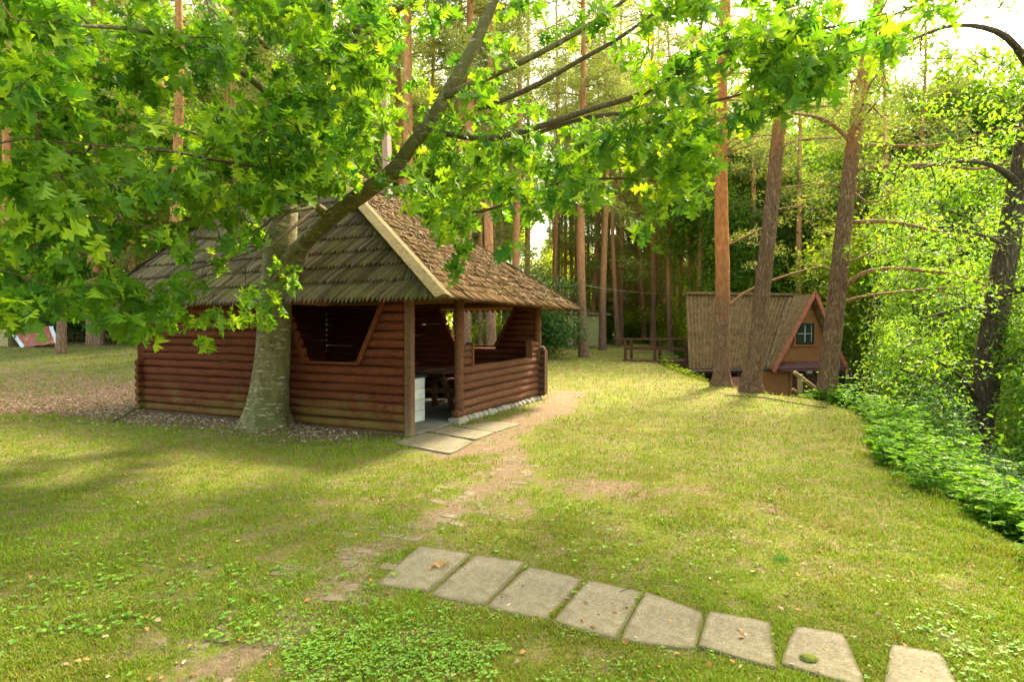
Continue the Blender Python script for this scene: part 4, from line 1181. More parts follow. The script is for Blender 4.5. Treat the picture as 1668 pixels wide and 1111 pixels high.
dd = depth_of(qx, qy, np.clip(R_.random(n0), 0, 1))
lx_ = np.interp(qy, [-60, 5, 78, 140, 200, 240, 278, 308, 340, 372], [820, 802, 770, 735, 700, 668, 640, 600, 556, 520])
ok &= ~((np.abs(qx - lx_) < 34) & (qy < 370) & (dd < 8.0) & (R_.random(n0) < .85))
ok &= ~((np.abs(qx - 1176) < 26) & (qy < 330) & (R_.random(n0) < .85))
ok &= ~((qx > 540) & (qx < 1000) & (qy < 330) & (R_.random(n0) < .3))
tg = np.array([P(a, b, c) for a, b, c in zip(qx[ok], qy[ok], dd[ok])])
extra = np.array([P(a, b, c) for a, b, c in ((462, 432, 8.4), (475, 455, 8.4), (436, 512, 8.0), (452, 492, 8.1), (408, 492, 7.4), (430, 470, 7.8), (350, 500, 6.8), (312, 512, 6.5), (338, 548, 6.9), (372, 520, 7.0), (395, 505, 7.2), (400, 470, 7.4), (772, 410, 6.3), (752, 425, 6.3), (828, 395, 6.5), (285, 510, 6.3), (300, 455, 6.5), (370, 430, 6.9), (250, 500, 6.0), (215, 520, 5.8), (480, 445, 8.5))])
nt_ = 330
top = np.array([P(a, b, c) for a, b, c in zip(R_.uniform(-200, 1300, nt_), R_.uniform(-520, -60, nt_), R_.uniform(5.5, 11, nt_))])
tg = np.vstack([tg, extra, top])
mbw, mbl = MB(), MB()
dr_ = grow(mbw, [keyline(L)[:, :3] for L in LIMBS] + [tr[5:, :3]], tg, .0032, .10, maxr=.035)
for q_, (wx_, zc_) in enumerate(((1.05, 1), (.95, 2.2), (.85, -1.2), (1.0, 1.7))):
    sel_ = np.arange(len(tg)); V_ = OAKV * (wx_, 1, zc_)
    if q_ in (1, 3): V_ = V_ + np.c_[.10 * np.sin(OAKV[:, 1] * 2.6), np.zeros(len(OAKV)), .06 * np.sin(OAKV[:, 0] * 9 + OAKV[:, 1] * 7)]
    whorl(mbl, tg, dr_, 2, .195, V_, OAKF, .85, .55, .03, np.array((-.28, -.05, -.05)), .035)
part(mbw, 'twigs', M['twig'], OAK, True)
part(mbl, 'crown', M['oak_leaf'], OAK)['kind'] = 'stuff'
print('oak clusters', len(tg))

# ------------------------------------------------------------------ pines
def clump_needles(mbl, cen, n, r, ln, wd):
    idx = np.repeat(np.arange(len(cen)), n)
    d = rdir(len(idx)); d[:, 2] = d[:, 2] * .7 + .15; d /= np.linalg.norm(d, axis=1)[:, None]
    p = cen[idx] + rdir(len(idx)) * (R_.random(len(idx)) ** .5 * r)[:, None] * np.array((1, 1, .6))
    s_ = np.cross(d, rdir(len(idx))); s_ /= np.linalg.norm(s_, axis=1)[:, None]; s_ *= wd
    L = ln * R_.uniform(.7, 1.2, (len(idx), 1))
    V = np.stack([p - s_, p + s_, p + d * L], 1).reshape(-1, 3)
    mbl.add(V, np.arange(len(V)).reshape(-1, 3), np.repeat(R_.random(len(cen))[idx] * .6 + R_.random(len(idx)) * .4, 3))

def pine_branches(mbw, limbs, base_of, z0, z1, n, l0, l1, r=.02, up=.1, tips=None, droop=.25):
    for k in range(n):
        z = z0 + (z1 - z0) * (k + R_.random()) / n
        a = R_.uniform(0, 2 * np.pi); L = R_.uniform(l0, l1)
        b = base_of(z); d = np.array((math.cos(a), math.sin(a), up + R_.normal(0, .15)))
        s_ = np.linspace(0, 1, 7)[:, None]
        pts = b + d * L * s_ + np.array((0, 0, -droop * L)) * s_ ** 2 + R_.normal(0, .03, (7, 3)) * s_ * L
        mbw.tube(pts, np.linspace(r, r * .3, 7), 5, 0, False); limbs.append(pts)
        if tips is not None:
            for q in (.45, .62, .78, .9, 1.0):
                c = pts[int(q * 6)]
                for m in range(2): tips.append(c + R_.normal(0, .22, 3) * L * .35)

def make_pine(name, height, r, lean, zc, detail=1.0, mat_=None):
    o = empty(name)
    base_of = lambda z: np.array((lean[0] * z + .12 * math.sin(z * .35 + lean[2]), lean[1] * z, z))
    zs = np.linspace(-.3, height, 16)
    kl = np.array([[*base_of(max(z, -.3)), r * (1 - .78 * max(z, 0) / height)] for z in zs]); kl[0, 3] *= 1.5; kl = np.vstack([kl[:1], [[*base_of(.12), r * 1.12]], kl[1:]])
    mb_ = MB(); mb_.tube(kl[:, :3], kl[:, 3], 12, .03); t_ = mb_.build('trunk', mat_ or M['far_bark'], o, True)
    mbw, mbl = MB(), MB(); tips = []; lm = []
    pine_branches(mbw, lm, base_of, 1.8, zc, int(18 * detail), .6, 2.4, .013, .15)
    pine_branches(mbw, lm, base_of, zc * .45, zc, int((7 if zc < 8 else 1) * detail), 1.2, 2.6, .018, .15, tips)
    pine_branches(mbw, lm, base_of, zc, height, int(34 * detail), 1.4, 3.4, .03, .35, tips)
    tips = np.array(tips); mbw.build('branches', M['pine_twig'], o)
    clump_needles(mbl, tips, int(34 * detail), .5, .24, .019)
    mbl.build('crown', M['needle'], o)['kind'] = 'stuff'
    return o
PROTO_PINE = [make_pine('pine_tree', 20, .20, (.012, 0, 0), 9), make_pine('pine_tree', 17, .15, (-.015, .01, 2), 7), make_pine('pine_tree', 22, .22, (.004, 0, 4), 11), make_pine('pine_tree', 14, .12, (.02, 0, 1), 4.5)]
used = [False] * 4
def put_pine(k, x, y, rz, s_, label, group, sxy=None):
    o = PROTO_PINE[k] if not used[k] else copy_tree(PROTO_PINE[k]); used[k] = True
    o.location = (x, y, float(H(x, y))); o.rotation_euler = (0, 0, rz); o.scale = (sxy or s_, sxy or s_, s_)
    tag(o, label, 'tree', group); return o
# trunks that can be told apart in the gap between pavilion and cabin: (px, base py, width px, kind, label)
def gz(px, d):
    x = (px - 834) / F * d; return x, d
NEAR = [(951, 27, 16, 0, 'thick straight pine nearest the lawn, just right of the pavilion roof corner'),
        (984, 33, 12, 2, 'leaning pine second from the lawn, right of the thickest one'),
        (967, 40, 8, 1, 'thin pine right behind the two nearest pines, beside the shed'),
        (1003, 37, 9, 1, 'slim pine just right of the leaning pine'),
        (1011, 44, 7, 3, 'very thin pine behind the slim pine right of the leaning pine'),
        (991, 46, 6, 3, 'thin dark pine between the leaning and the slim pine'),
        (1047, 42, 9, 1, 'pine with branch stubs behind the start of the footbridge railing'),
        (1038, 48, 7, 3, 'thin pine touching the left side of the stubby one behind the bridge'),
        (1093, 36, 10, 0, 'pale orange-topped pine behind the footbridge, left of the cabin roof'),
        (1076, 55, 6, 1, 'thin pine between the stubby pine and the pale one'),
        (1109, 50, 6, 3, 'slender pine close to the left edge of the cabin roof'),
        (1131, 47, 7, 1, 'slender pine rising behind the left end of the cabin ridge'),
        (1150, 52, 8, 2, 'dark pine behind the cabin ridge, left of the tall orange pine'),
        (803, 21, 17, 0, 'thick pine seen through the back opening of the pavilion and above its roof'),
        (842, 24, 13, 2, 'leaning pine rising behind the right slope of the pavilion roof'),
        (752, 23, 12, 0, 'pine behind the pavilion seen beside the entrance post'),
        (822, 27, 11, 1, 'slimmer pine right of the thick one in the back opening'),
        (934, 45, 6, 3, 'thin pine left of the thickest pine, above the roof corner'),
        (161, 24.5, 24, 2, 'thick rough trunk left of the pavilion behind the litter')]
for px, d, w_, k, lb in NEAR:
    x, y = gz(px, d); r = [.20, .15, .22, .12][k]; sxy = (w_ / F * d / 2) / r
    put_pine(k, x, y, R_.uniform(0, 6.28) if k != 2 else .3, R_.uniform(.95, 1.1), lb, 'pines behind the lawn', sxy)
PLACES = [(-200, 'at the left edge of the view'), (90, 'above the rusty tile sheet'), (200, 'left of the pavilion'), (300, 'behind the left end of the pavilion roof'), (390, 'behind the roof left of the oak trunk'),
          (450, 'right behind the oak trunk'), (500, 'behind the roof just right of the oak trunk'), (560, 'behind the peak of the pavilion roof'), (615, 'beside the pinkish flue'), (665, 'above the upper right roof slope'),
          (730, 'above the middle of the right roof slope'), (800, 'above the lower right roof slope'), (880, 'above the far roof corner'), (940, 'behind the distant shed'), (1000, 'above the start of the footbridge'), (1065, 'above the footbridge'),
          (1125, 'behind the left end of the cabin ridge'), (1190, 'between the first two big pines by the cabin'), (1250, 'between the second and third big pines'), (1330, 'behind the red-edged gable'), (1400, 'right of the cabin gable'), (1480, 'above the pole fence'), (1560, 'left of the big leaning trunk'), (1640, 'behind the big leaning trunk')]
SEEN = {}
def whereis(x, y, kinds):
    px = x / y * F + 834; pl_ = PLACES[0][1]
    for a_, t_ in PLACES:
        if px >= a_ - 25: pl_ = t_
    dp = 'close' if y < 30 else 'further back' if y < 42 else 'deep in the wood' if y < 58 else 'deepest in the wood'
    t_ = kinds + ' ' + pl_ + ', ' + dp
    SEEN[t_] = SEEN.get(t_, 0) + 1
    if SEEN[t_] > 1: t_ = t_ + (', leftward', ', rightward', ', middle')[SEEN[t_] % 3] if False else t_
    while len(t_.split()) > 16: t_ = t_.rsplit(' ', 1)[0].rstrip(',')
    return t_.replace('behind the roof just right of', 'right of').replace('in the wood, open', 'in the open') if len(t_.split()) > 13 else t_
zones = [(-.92, -.62, 'pine trunk in the wood at the far left behind the oak leaves'), (-.62, -.38, 'slender pine in the wood behind the left half of the pavilion roof'),
         (-.38, -.12, 'reddish pine trunk in the wood behind the top of the pavilion roof'), (-.12, .10, 'slender pine deep in the wood above the right roof slope'),
         (.10, .33, 'slender pine deep in the wood between pavilion and cabin'), (.33, .62, 'slender pine in the wood behind the cabin')]
cnt = 0
pos = []
for tries in range(2000):
    if cnt >= 125: break
    a = R_.uniform(-.92, .60) if R_.random() < .6 else R_.uniform(-.92, -.05); d = R_.uniform(21, 70)
    x, y = a * d, d
    if -.02 < a < .36: continue
    if a > .30 and d < 36: continue
    if x > crest(y) + 1 and y < 60 and a > .36: continue
    if any((x - p[0]) ** 2 + (y - p[1]) ** 2 < 4.0 for p in pos): continue
    pos.append((x, y))
    lb = [z_[2] for z_ in zones if z_[0] <= a < z_[1]][0]
    kk = int(R_.integers(0, 4)); lb = whereis(x, y, ('tall reddish pine', 'slim pine', 'stout tall pine', 'small thin pine')[kk])
    put_pine(kk, x, y, R_.uniform(0, 6.28), R_.uniform(.85, 1.15), lb, 'pines of the wood behind the lawn')
    cnt += 1

for k in range(46):
    a = .06 + .28 * (k + R_.uniform(.1, .9)) / 46; d = R_.uniform(43, 72); kk = int(R_.choice([0, 2])); x, y = a * d, d
    put_pine(kk, x, y, R_.uniform(0, 6.28), R_.uniform(.95, 1.2), whereis(x, y, ('tall reddish pine', '', 'slim reddish pine')[kk]) + (', open stand' if False else ''), 'pines of the wood behind the lawn', R_.uniform(.5, .9))
for px, d, sc_ in ((1010, 40, 1.35), (1062, 38, 1.3), (1125, 37, 1.35), (975, 44, 1.35), (905, 38, 1.3), (860, 36, 1.25)):
    x, y = gz(px, d); put_pine(2, x, y, R_.uniform(0, 6.28), sc_, whereis(x, y, 'very tall slender pine'), 'pines of the wood behind the lawn', .8)
# three big foreground pines by the cabin
def big_pine(rows, label, bs_, ntip=0, crown=True, mat_='pine_bark'):
    kl = pk(*rows); kl[:, 3] *= .93; g = float(H(kl[0, 0], kl[0, 1]))
    base = kl[0].copy(); base[2] = g - .15
    kl = np.vstack([[base[0], base[1], g - .15, base[3] * 1.35], [base[0], base[1], g + .08, base[3] * 1.18], [kl[0, 0], kl[0, 1], g + .35, base[3] * 1.02], kl[1:]])
    o = empty('pine_tree', (kl[0, 0], kl[0, 1], g), 0, label, 'tree', 'tall pines in front of the cabin')
    mb_ = MB(); flare_tube(mb_, keyline(kl), 24, .03, .45, 6); part(mb_, 'trunk', M[mat_], o, True)
    mbw = MB(); lm = [kl[3:, :3]]; tips = []
    for b in bs_:
        k2 = keyline(pk(*b)); mb_ = MB(); mb_.tube(k2[:, :3], k2[:, 3], 8, .05); part(mb_, 'branch', M['pine_twig'], o, True); lm.append(k2[:, :3])
        # side twigs
        for q in range(7):
            c = k2[int(R_.integers(len(k2) // 3, len(k2))), :3]; tips.append(c + R_.normal(0, .45, 3) + (0, 0, .1))
    base_of = lambda z: np.array([np.interp(z, kl[:, 2], kl[:, i]) for i in (0, 1)] + [z])
    zt = kl[-1, 2]
    cr = []
    if crown:
        pine_branches(mbw, lm, base_of, 6.0, zt, 26, 1.2, 3.4, .03, .3, cr)
    ex_ = R_.choice(len(cr), min(len(cr), 300), replace=False) if cr else []
    tips = np.array(tips)
    grow(mbw, lm, tips, .006, .05, maxr=.02)
    part(mbw, 'branches', M['pine_twig'], o, True)
    mbl = MB(); allc = np.vstack([tips, np.array(cr)]) if cr else tips
    allc = np.vstack([allc, allc + R_.normal(0, .25, allc.shape)])
    clump_needles(mbl, allc, 30, .28, .11, .006)
    part(mbl, 'crown', M['needle'], o)['kind'] = 'stuff'
    return o
big_pine(((1175, 632, 15.8, .225), (1176, 540, 15.8, .21), (1177, 450, 15.8, .20), (1175, 350, 15.8, .19), (1174, 230, 15.8, .175), (1176, 100, 15.8, .165), (1182, 0, 15.8, .15), (1185, -150, 15.9, .12), (1190, -400, 16, .06)),
         'tall bright orange pine, leftmost of the three beside the cabin', [((1184, 400, 15.8, .035), (1215, 385, 15.6, .03), (1245, 370, 15.4, .02)), ((1184, 235, 15.8, .03), (1225, 205, 15.5, .02), (1262, 180, 15.2, .012)),
          ((1170, 110, 15.8, .03), (1120, 90, 15.5, .02), (1060, 95, 15, .01)), ((1186, 500, 15.8, .04), (1215, 476, 15.7, .035), (1262, 455, 15.6, .03), (1330, 435, 15.4, .02), (1352, 438, 15.3, .012))], mat_='pine_bark_orange')
big_pine(((1224, 640, 14.4, .24), (1234, 560, 14.4, .215), (1242, 470, 14.4, .20), (1252, 380, 14.4, .19), (1262, 280, 14.4, .175), (1272, 170, 14.4, .155), (1280, 50, 14.4, .14), (1290, -100, 14.5, .11), (1300, -350, 14.6, .05)),
         'leaning grey-brown pine, middle one of the three beside the cabin', [((1258, 250, 14.4, .03), (1300, 228, 14.1, .022), (1370, 224, 13.7, .012)), ((1256, 310, 14.4, .022), (1320, 300, 14, .018), (1400, 305, 13.6, .01)), ((1250, 345, 14.4, .02), (1300, 335, 14.3, .015), (1340, 342, 14.2, .008))])
big_pine(((1346, 655, 13.4, .23), (1355, 560, 13.4, .215), (1364, 470, 13.4, .20), (1373, 380, 13.4, .185), (1383, 290, 13.4, .17), (1396, 190, 13.4, .15), (1412, 90, 13.4, .13), (1435, -20, 13.4, .11), (1450, -200, 13.4, .08), (1455, -400, 13.5, .04)),
         'pine with long arching bare branches, rightmost of the three beside the cabin', [
          ((1374, 470, 13.4, .055), (1400, 448, 13.0, .05), (1440, 438, 12.6, .045), (1500, 440, 12.1, .038), (1560, 448, 11.8, .03), (1612, 468, 11.5, .02)),
          ((1374, 492, 13.4, .035), (1410, 482, 13.1, .03), (1480, 474, 12.6, .024), (1550, 468, 12.2, .018), (1600, 470, 12, .01)),
          ((1386, 362, 13.4, .045), (1440, 360, 13.0, .04), (1490, 368, 12.6, .034), (1540, 380, 12.3, .026), (1590, 390, 12, .016)),
          ((1390, 276, 13.4, .05), (1440, 270, 13.0, .042), (1520, 268, 12.5, .034), (1590, 275, 12.1, .026), (1645, 262, 11.8, .016)),
          ((1392, 240, 13.4, .05), (1368, 212, 13.3, .045), (1335, 192, 13.1, .04), (1290, 184, 12.9, .025)),
          ((1394, 236, 13.4, .04), (1440, 236, 13.1, .034), (1520, 236, 12.6, .026), (1620, 212, 12, .012)),
          ((1378, 300, 13.4, .02), (1420, 330, 13.1, .016), (1470, 300, 12.8, .01)),
          ((1370, 430, 13.4, .025), (1410, 415, 13.1, .02), (1450, 385, 12.9, .012)),
          ])

# ------------------------------------------------------------------ broadleaf trees and shrubs
def make_broadleaf(name, h, r, crown_c, crown_r, ncl, nl, leaf, mat_l, mat_b, z_low=1.2, lean=(0, 0), trunk=True, tv=LQV, tf=LQF, jit=.16):
    o = empty(name); mbw, mbl = MB(), MB()
    zs = np.linspace(-.3, h * .8, 9); kl = np.array([[lean[0] * z, lean[1] * z, z] for z in zs])
    if trunk:
        mb_ = MB(); mb_.tube(kl, r * (1 - .8 * np.linspace(0, 1, 9)), 10, .06); mb_.build('trunk', mat_b, o, True)
    # lumpy crown: several blobs
    blobs = [np.array(crown_c) + R_.normal(0, .42, 3) * np.array(crown_r) for _ in range(9)]
    t = []
    for b in blobs:
        q = rdir(ncl // 9) * (R_.random((ncl // 9, 1)) ** .4) * np.array(crown_r) * R_.uniform(.35, .6); t.append(b + q)
    t = np.vstack(t); t = t[t[:, 2] > z_low]
    d = grow(mbw, [kl], t, .006, .06, maxr=r * .4)
    mbw.build('branches', mat_b, o)
    whorl(mbl, t, d, nl, leaf, tv, tf, 1.0, .3, jit)
    mbl.build('crown', mat_l, o)['kind'] = 'stuff'
    return o
BL = [make_broadleaf('broadleaf_tree', 9, .13, (0, 0, 5.4), (2.6, 2.6, 3.4), 560, 16, .17, M['shrub_leaf'], M['alder_bark']),
      make_broadleaf('broadleaf_tree', 6, .09, (0, 0, 3.4), (2.2, 2.2, 2.4), 480, 16, .14, M['shrub_leaf'], M['alder_bark'], .5),
      make_broadleaf('broadleaf_tree', 12, .18, (0, 0, 8), (3.2, 3.2, 4.6), 640, 16, .2, M['alder_leaf'], M['alder_bark'], 2.0)]
blu = [False] * 3
def put_bl(k, x, y, s_, label, group):
    o = BL[k] if not blu[k] else copy_tree(BL[k]); blu[k] = True
    o.location = (x, y, float(H(x, y))); o.rotation_euler = (0, 0, R_.uniform(0, 6.28)); o.scale = (s_, s_, s_ * R_.uniform(.9, 1.15)); tag(o, label, 'tree', group)
cnt = 0; pos = []
for tries in range(1500):
    if cnt >= 54: break
    a = R_.uniform(-.95, .70); d = R_.uniform(24, 64); x, y = a * d, d
    if -.03 < a < .36 and d < 56: continue
    if .28 < a < .56 and d < 29: continue
    if a < -.02 and in_pav(x, y, 2.5): continue
    if any((x - p[0]) ** 2 + (y - p[1]) ** 2 < 9 for p in pos): continue
    pos.append((x, y)); cnt += 1
    kk = int(R_.choice([0, 1, 2, 2]))
    put_bl(kk, x, y, R_.uniform(.9, 1.3) * (1 + .5 * (d > 34)), whereis(x, y, ('light green leafy tree', 'low bright leafy tree', 'tall leafy tree')[kk]), 'leafy trees of the wood')
for k in range(16):
    a = .02 + .33 * (k + R_.uniform(.1, .9)) / 16; y = R_.uniform(58, 74); x = a * y
    put_bl(int(R_.choice([0, 1])), x, y, R_.uniform(1.0, 1.5), whereis(x, y, 'bright yellow-green leafy tree'), 'leafy trees of the wood')
SHB = [make_broadleaf('shrub', 1.8, .03, (0, 0, 1.0), (1.2, 1.2, .9), 260, 18, .10, M['dark_leaf'], M['twig'], .05, trunk=False),
       make_broadleaf('shrub', 1.5, .03, (0, 0, .8), (1.3, 1.3, .8), 260, 18, .09, M['shrub_leaf'], M['twig'], .05, trunk=False)]
shu = [False] * 2
def put_sh(k, x, y, s_, label, group, sz_=None):
    o = SHB[k] if not shu[k] else copy_tree(SHB[k]); shu[k] = True
    o.location = (x, y, float(H(x, y))); o.rotation_euler = (0, 0, R_.uniform(0, 6.28)); o.scale = (s_, s_, sz_ or s_); tag(o, label, 'shrub', group)
put_sh(0, 1.9, 26.5, 1.25, 'dark glossy bush right behind the far corner of the pavilion', 'bushes by the pavilion', 1.5)
put_sh(0, .6, 27.5, 1.3, 'dark bush behind the low wall of the pavilion', 'bushes by the pavilion', 1.6)
for k, (px, d) in enumerate(((1020, 43), (1045, 45), (1072, 44), (1098, 45), (1125, 44), (1150, 43), (990, 46), (965, 47), (1060, 50), (1110, 49), (1010, 50))):
    x, y = gz(px, d); put_sh(int(k % 3 != 1), x, y, R_.uniform(1.3, 1.9), whereis(x, y, 'dense green shrub'), 'undergrowth shrubs behind the footbridge')
for px, d in ((20, 27), (70, 26.5), (115, 26), (190, 26), (225, 27), (250, 25), (140, 28), (40, 29), (95, 29), (210, 29), (-30, 27), (-80, 28), (270, 28)):
    x, y = gz(px, d); put_sh(int(R_.random() < .35), x, y, R_.uniform(1.0, 1.4), whereis(x, y, 'dark undergrowth shrub'), 'undergrowth shrubs at the left wood')
for k in range(16):
    x, y = gz(R_.uniform(320, 900), R_.uniform(24, 34)); put_sh(int(R_.random() < .6), x, y, R_.uniform(.8, 1.3), whereis(x, y, 'low green shrub'), 'undergrowth shrubs behind the pavilion')

# bank trees on the right
ALD = [make_broadleaf('alder_tree', 9, .16, (0, 0, 4.6), (2.4, 2.4, 3.6), 1500, 16, .105, M['alder_leaf'], M['alder_bark'], .6, tv=LFV, tf=LFF, jit=.13),
       make_broadleaf('alder_tree', 7, .07, (0, 0, 3.4), (1.8, 1.8, 2.8), 1000, 16, .095, M['alder_leaf'], M['alder_bark'], .4, tv=LFV, tf=LFF, jit=.13)]
alu = [False] * 2
AL = [(0, 1545, 15.5, 1.0, 'dark-stemmed alder between the cabin and the big leaning trunk'), (1, 1500, 22, 1.15, 'leafy young alder right of the cabin wall'),
      (0, 1580, 20, 1.3, 'alder on the bank behind the pole fence'), (1, 1545, 14.5, .95, 'low bright young alder left of the big leaning trunk'),
      (0, 1790, 20, 1.1, 'alder behind the big leaning trunk at the right edge'), (1, 1480, 13.4, .5, 'small alder at the edge of the herb border, left of the leaning trunk'),
      (0, 1400, 29, 1.6, 'tall alder behind the cabin gable'), (1, 1500, 28, 1.8, 'bushy alder far down the bank behind the fence'),
      (0, 1580, 27, 1.7, 'alder on the far side of the bank under the open sky'), (0, 1700, 21, 1.5, 'alder partly outside the right edge of the view'),
      (1, 1745, 11, .8, 'young alder at the right edge in front of the river'), (1, 1462, 15.5, .42, 'bright sapling beside the third pine'),
      (0, 1330, 33, 1.7, 'alder rising behind the red-edged gable'), (0, 1240, 32, 1.5, 'alder behind the cabin ridge left of the gable'),
      (0, 1480, 36, 2.0, 'tall alder deep behind the third pine'), (0, 1650, 33, 2.0, 'tall alder deep behind the leaning trunk')]
for k, px, d, s_, lb in AL:
    x, y = gz(px, d); o = ALD[k] if not alu[k] else copy_tree(ALD[k]); alu[k] = True
    o.location = (x, y, float(H(x, y))); o.rotation_euler = (0, 0, R_.uniform(0, 6.28)); o.scale = (s_, s_, s_); tag(o, lb, 'tree', 'alders on the river bank')
for k, (px, d, s_) in enumerate(((1210, 37, 1.5), (1290, 34, 1.6), (1370, 36, 1.75), (1450, 33, 1.6), (1530, 35, 1.8), (1610, 31, 1.6), (1680, 30, 1.7), (1420, 44, 2.0), (1570, 42, 2.0), (1330, 45, 2.0), (1740, 27, 1.6))):
    x, y = gz(px, d); put_bl(2, x, y, s_, whereis(x, y, 'very tall leafy tree'), 'tall leafy trees behind the cabin')
for k, (px, d) in enumerate(((1140, 33), (1225, 31), (1300, 29.5), (1345, 38), (1395, 31), (1440, 29), (1500, 31), (1585, 33), (1200, 42), (1275, 40))):
    x, y = gz(px, d); put_pine((2, 0)[k % 2], x, y, R_.uniform(0, 6.28), R_.uniform(.9, 1.1), whereis(x, y, 'straight reddish pine'), 'pines behind the cabin')
# far bank, across the river
for k in range(16):
    y = 6 + k * 3.2 + R_.uniform(-1, 1); x = crest(y) + R_.uniform(26, 34)
    put_bl(2, x, y, R_.uniform(1.3, 1.7) * (.6 if y < 26 else 1), whereis(x, y, 'tall leafy tree across the river'), 'trees across the river')
# the big leaning trunk
kl = pk((1580, 790, 12.0, .34), (1592, 720, 12, .30), (1603, 640, 12, .285), (1614, 560, 12, .27), (1632, 450, 12, .25), (1652, 340, 12, .235), (1672, 230, 12, .22), (1700, 80, 12, .18), (1735, -100, 12, .12), (1760, -300, 12, .05))
kl[:, 3] *= .85; g = float(H(kl[0, 0], kl[0, 1])); kl = np.vstack([[kl[0, 0] - .02, kl[0, 1], g - .3, .36], kl[1:]])
BT = empty('leaning_tree', (kl[0, 0], kl[0, 1], g), 0, 'big dark rough-barked tree leaning right at the right edge of the view', 'tree')
mb_ = MB(); flare_tube(mb_, keyline(kl), 16, .05, .2); part(mb_, 'trunk', M['alder_bark'], BT, True)
lb_ = [pk((1660, 300, 12, .09), (1620, 270, 11.4, .05), (1560, 262, 10.8, .03), (1490, 275, 10.2, .015)), pk((1625, 480, 12, .08), (1670, 470, 11.4, .06), (1740, 440, 10.8, .04)), pk((1605, 620, 12, .05), (1640, 590, 11.5, .04), (1700, 575, 11, .02)),
       pk((1640, 400, 12, .05), (1590, 380, 11.2, .035), (1530, 370, 10.5, .02)), pk((1690, 130, 12, .09), (1640, 60, 11.2, .06), (1560, 40, 10.3, .035), (1470, 70, 9.5, .015)), pk((1600, 660, 12, .04), (1560, 610, 11.4, .03), (1510, 580, 11, .015)),
       pk((1625, 520, 12, .04), (1580, 500, 11.3, .03), (1500, 520, 10.6, .015))]
for L in lb_:
    mb_ = MB(); k2 = keyline(L); mb_.tube(k2[:, :3], k2[:, 3], 8, .06); part(mb_, 'limb', M['alder_bark'], BT, True)
n1 = 1500; qx = R_.uniform(1380, 1780, n1); qy = R_.uniform(-150, 760, n1); dd = R_.uniform(8.5, 13, n1)
keep = (vnoise(qx / 60, qy / 45, 5) > .42) & (dd > 8.5 + (1668 - np.minimum(qx, 1668)) / 300 * 2.4) & ~((qx > 1590) & (qy > 620) & (R_.random(n1) < .7)) & ~((qx > 1480) & (qy < 300) & (R_.random(n1) < .55)) & ((qx > 1430) | (qy < 420)) 
tx_ = np.interp(qy, [-100, 230, 450, 640, 790], [1735, 1672, 1632, 1603, 1580]); keep &= ~((np.abs(qx - tx_) < 55) & (dd < 12.2) & (R_.random(n1) < .45))
tg = np.array([P(a, b, c) for a, b, c in zip(qx[keep], qy[keep], dd[keep])])
mbw, mbl = MB(), MB()
dr_ = grow(mbw, [k_[:, :3] for k_ in lb_] + [kl[1:, :3]], tg, .004, .08, maxr=.04)
whorl(mbl, tg, dr_, 16, .085, LFV, LFF, 1.0, .3, .11)
part(mbw, 'twigs', M['alder_bark'], BT, True); part(mbl, 'crown', M['alder_leaf'], BT)['kind'] = 'stuff'

# far wood that closes the view: one mass of foliage
mbl = MB(); n2 = 44000
a = R_.uniform(-1.15, 1.0, n2); d = R_.uniform(78, 86, n2); x = a * d
zt = 28 - 8 * ss(.35, .7, a) - 15 * ss(-.1, .05, a) * ss(.45, .35, a) + 3 * vnoise(a * 14, d * .05, 2)
z = H(x, d) + R_.random(n2) ** .8 * zt
cl = vnoise(x / 3.5, z / 3, 9)
k = cl > .25 + .22 * ss(-.05, .05, a) * ss(.45, .35, a)
pts = np.c_[x, d, z][k]
fr = frames(rdir(len(pts)), R_.uniform(0, 6, len(pts)))
V, Fc = inst(LQV, LQF, pts, fr, R_.uniform(.9, 1.7, len(pts)))
mbl.add(V, Fc, np.repeat(np.clip(cl[k] * 1.1 - .2 + R_.uniform(-.2, .2, len(pts)), 0, 1), 4))
tag(mbl.build('far_wood', M['shrub_leaf']), 'far-off mass of green woodland foliage behind all the trunks', 'woodland', kind='stuff')

